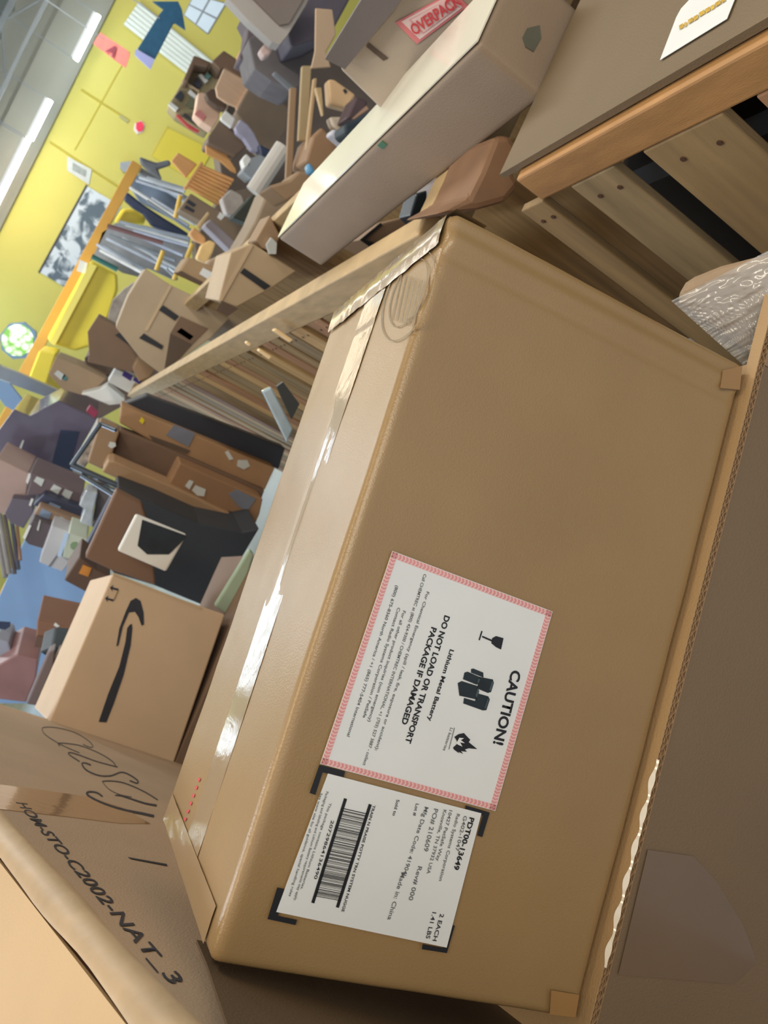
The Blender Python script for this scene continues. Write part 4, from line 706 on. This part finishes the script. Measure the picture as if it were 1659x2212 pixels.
ic('battery_icon', BT, C(9, 915, 905, 940, 892, 1045, 925, 1052, 960, 1035, 1010, 925, 985), C(9, 1050, 865, 1140, 882, 1146, 905, 1128, 962, 1108, 968, 1040, 940), C(9, 1040, 970, 1110, 990, 1120, 1010, 1098, 1078, 1075, 1080, 950, 1035, 955, 1000, 1025, 1020), C(9, 958, 838, 978, 832, 1060, 868, 1055, 905, 1035, 915, 948, 880), C(9, 1000, 815, 1015, 812, 1078, 838, 1080, 870, 1000, 838))
BT2 = mat('battery_shine', (72, 88, 92), .5, .2, 60)
mesh('battery_highlight', *merge(*[([fp.at(*p, .0043) for p in q], [tuple(range(len(q)))]) for q in (C(9, 1135, 892, 1142, 905, 1126, 955, 1116, 950), C(9, 1108, 1002, 1114, 1012, 1094, 1070, 1086, 1066), C(9, 1045, 930, 1050, 960, 1036, 1000, 1030, 985), C(9, 1048, 875, 1058, 880, 1050, 905, 1040, 900))]), BT2, lab)
fl = C(9, 885, 1318, 915, 1290, 905, 1268, 893, 1250, 920, 1232, 940, 1228, 955, 1225, 968, 1240, 995, 1268, 985, 1283, 1040, 1328, 985, 1322, 960, 1330, 975, 1345, 935, 1340, 950, 1358, 918, 1345, 925, 1356, 890, 1330)
ic('flame_icon', BLACK, fl)
mesh('flame_gap', [fp.at(*p, .0043) for p in C(9, 905, 1292, 925, 1255, 955, 1258, 935, 1270, 960, 1290, 930, 1285, 945, 1312, 918, 1300)], [tuple(range(8))], PAPER, lab)
mesh('flame_line', [fp.at(*p, .0043) for p in C(9, 892, 1190, 896, 1192, 860, 1330, 856, 1328)], [(0, 1, 2, 3)], GT, lab)
# barcode label
bq = [(709, 1671), (1040, 1757), (965, 2047), (597, 1970)]
for i, q in enumerate((C(10, 400, 68, 570, 112, 560, 150, 420, 118, 372, 268, 335, 255), C(10, 1372, 338, 1530, 385, 1480, 548, 1448, 538, 1485, 405, 1366, 372), C(10, 120, 883, 166, 893, 122, 1072, 250, 1098, 240, 1132, 55, 1092), C(10, 1085, 1260, 1218, 1285, 1262, 1128, 1298, 1136, 1245, 1318, 1080, 1292))):
    slab('corner_mark', q, fp, .0003, BLACK, r, off=.0032)
lab = slab('barcode_label', bq, fp, .0006, PAPER, r, off=.0035); lab['label'] = 'white product label with a long barcode'
a0, a1, b0_, b1_ = C(10, 573, 292, 355, 985, 737, 330, 518, 1015)
for a, b in ((a0, a1), (b0_, b1_)):
    d = nz((b[0] - a[0], b[1] - a[1])); n_ = np.array((-d[1], d[0])) * 3.4; ic('barcode_frame', BLACK, [(a[0] + n_[0], a[1] + n_[1]), (b[0] + n_[0], b[1] + n_[1]), (b[0] - n_[0], b[1] - n_[1]), (a[0] - n_[0], a[1] - n_[1])])
random.seed(11); G = []; t = .09
while t < .93:
    w = random.choice((.003, .003, .005, .008)); w = min(w, .935 - t)
    q = [lerp(a0, a1, t), lerp(b0_, b1_, t), lerp(b0_, b1_, t + w), lerp(a0, a1, t + w)]; G.append(([fp.at(*p, .0041) for p in q], [(0, 1, 2, 3)])); t += w + random.choice((.004, .004, .007, .012))
mesh('barcode', *merge(*G), BLACK, lab)
for t, s, h, m, bo in (('PDT00-13649', (1398, 415, 1290, 762), 10.5, BLACK, .03), ('G402-1047', (1358, 405, 1300, 640), 7.5, GT, .01), ('Radio Systems Corporation', (1312, 392, 1192, 838), 7, GT, .012), ('10427 PetSafe Way', (1262, 368, 1172, 705), 7, GT, .012), ('Knoxville, TN 37932 USA', (1224, 365, 1110, 790), 7, GT, .012),
                    ('PO# 210609', (1160, 358, 1090, 640), 9.5, GT, .008), ('Mfg Date Code: 41904J', (1100, 345, 950, 800), 8.5, GT, .01), ('Rev# 000', (1055, 740, 990, 965), 9, GT, .01), ('Made in: China', (945, 780, 850, 1095), 9, GT, .01), ('Lot #', (1040, 325, 1020, 405), 6.5, INK, .012), ('Sold to', (912, 298, 884, 405), 6.5, INK, .012),
                    ('2 EACH', (1202, 1055, 1150, 1235), 8.5, INK, .015), ('1.41 LBS', (1150, 1045, 1105, 1220), 8.5, INK, .012), ('TRAIN N PRAISE POTTY TRN SYSTEM NUGGE', (755, 335, 545, 1042), 5.5, INK, .02), ('20729864136490', (478, 435, 362, 825), 6.5, INK, .01),
                    ('This package contains Lithium Batteries.', (465, 320, 272, 895), 5.2, GT, .01), ('Packaging and labeling and Lithium Battery requirements may apply.', (445, 245, 228, 970), 5.2, GT, .01), ('See www site for all guidance, special handling rules', (405, 255, 195, 940), 5.2, GT, .01)):
    lettering('lettering', t, fp, *C(10, *s), h, m, lab, off=.0042, bold=bo)
# small brown tape pieces on the lower corners
AM = mat('amber_tape', (160, 122, 74), .25, .05, 20, coat=.8)
slab('tape_patch', [(1562, 800), (1604, 790), (1598, 842), (1556, 838)], fp, .0003, AM, r, off=.003)
slab('tape_patch', C(13, 270, 1600, 450, 1630, 425, 1775, 260, 1755), fp, .0003, AM, r, off=.003)

# ------------------------------------------------------------------ lower carton the big one rests on, with a cut corrugated edge
lo = empty('cardboard_box', bp(.4, .95, .2), 'large lower carton with a cut corrugated edge, under the caution-labelled carton', 'box')
fwd = -.009; U0, U1, UF = -.003, .60, -.07; T = .0075; vt = DV + .0035
mesh('body', *frame_box(bp(U0, vt + T, fwd + .001), BA * (U1 - U0), BB * .62, BC * .75), kraft(122, 102, 78), lo)
LIN = kraft(176, 144, 102)
mesh('top_liner', *merge(frame_box(bp(U0, vt, fwd), BA * (U1 - U0), BB * .0009, BC * .75), frame_box(bp(UF, vt, fwd), BA * (U0 - UF), BB * .0009, BC * .013)), LIN, lo)
mesh('bottom_liner', *merge(frame_box(bp(U0, vt + T - .0009, fwd), BA * (U1 - U0), BB * .0009, BC * .75), frame_box(bp(UF, vt + T - .0009, fwd), BA * (U0 - UF), BB * .5, BC * .013)), kraft(150, 122, 92), lo)
mesh('middle_liner', *frame_box(bp(U0, vt + T * .42, fwd + .0004), BA * (U1 - U0), BB * .0006, BC * .2), kraft(150, 122, 92), lo)
for (v0, v1, pit, nm) in ((vt + .0009, vt + T * .42, .0062, 'flute'), (vt + T * .42 + .0006, vt + T - .0009, .0085, 'flute')):
    V = []; Fc = []; n_ = int((U1 - UF) / pit * 8)
    for i in range(n_ + 1):
        u = UF + (U1 - UF) * i / n_; s = .5 + .5 * math.sin(2 * math.pi * u / pit); vv = v0 + (v1 - v0) * (.06 + .88 * s)
        V += [bp(u, vv - .00025, fwd), bp(u, vv + .00025, fwd), bp(u, vv - .00025, fwd + .012), bp(u, vv + .00025, fwd + .012)]
    for i in range(n_): a = 4 * i; Fc += [(a, a + 1, a + 5, a + 4), (a, a + 4, a + 6, a + 2), (a + 1, a + 3, a + 7, a + 5)]
    mesh(nm, V, Fc, kraft(170, 136, 98), lo, fix=False)
# clear film patch stuck on the front of the lower carton and a glossy strand of tape along its edge
fl_ = Plane(bp(0, 0, fwd), -BC)
FILM = mat('film_patch', (118, 98, 80), .25, .05, 12, .1, 20, coat=.7)
slab('film_patch', C(13, 890, 700, 1180, 740, 1330, 900, 1500, 1180, 1590, 1420, 1440, 1560, 700, 1500), fl_, .0004, FILM, lo, off=.0008)
V = []; Fc = []; n_ = 70
for i in range(n_ + 1):
    u = .34 + .16 * i / n_; k = .0009 * math.sin(2 * math.pi * u / .026)
    V += [bp(u, vt - .0006 + k * .9, fwd + .0005 - k), bp(u, vt + .0012 - k * .4, fwd - .0014 - abs(k))]
for i in range(n_): a = 2 * i; Fc.append((a, a + 1, a + 3, a + 2))
mesh('tape_strand', V, Fc, mat('shiny_strand', (236, 226, 208), .12, .04, 8, coat=1), lo, smooth=True, fix=False)

# ------------------------------------------------------------------ shrink-wrapped carton at the right edge
q = [(1462, 655), (1478, 605), (1560, 572), (1665, 545), (1760, 560), (1800, 760), (1700, 860), (1620, 770)]
sw = Plane(PY(1560, 680, .63), nz((-.2, -.8, .55)))
r = empty('wrapped_carton', base_of([sw.at(*p) for p in q]), 'carton in shiny clear stretch film at the right edge, beyond the big carton', 'box')
slab('body', q, sw, .04, kraft(168, 144, 116), r, bevel=.01)
V = []; Fc = []; n1 = 90; n2 = 60
FQ = [(1450, 650), (1672, 535), (1700, 880), (1590, 775)]
for i in range(n1 + 1):
    for j in range(n2 + 1):
        a, b = i / n1, j / n2; p = lerp(lerp(FQ[0], FQ[1], a), lerp(FQ[3], FQ[2], a), b)
        h = .007 + .005 * abs(noise.noise(Vector((p[0] * .006 - p[1] * .01, (p[0] * .6 + p[1]) * .11, 0)))) + .003 * noise.noise(Vector((p[0] * .02, (p[0] * .55 + p[1]) * .22, 3)))
        V.append(sw.at(*p, h))
for i in range(n1):
    for j in range(n2): a = i * (n2 + 1) + j; Fc.append((a, a + 1, a + n2 + 2, a + n2 + 1))
FLM = bpy.data.materials.new('stretch_film'); FLM.use_nodes = True; nt = FLM.node_tree; b = nt.nodes['Principled BSDF']; b.inputs['Base Color'].default_value = S(210, 212, 210); b.inputs['Roughness'].default_value = .1; b.inputs['Alpha'].default_value = .42; b.inputs['Specular IOR Level'].default_value = 1.0; b.inputs['Coat Weight'].default_value = 1; b.inputs['Coat Roughness'].default_value = .05
mesh('stretch_film', V, Fc, FLM, r, smooth=True)
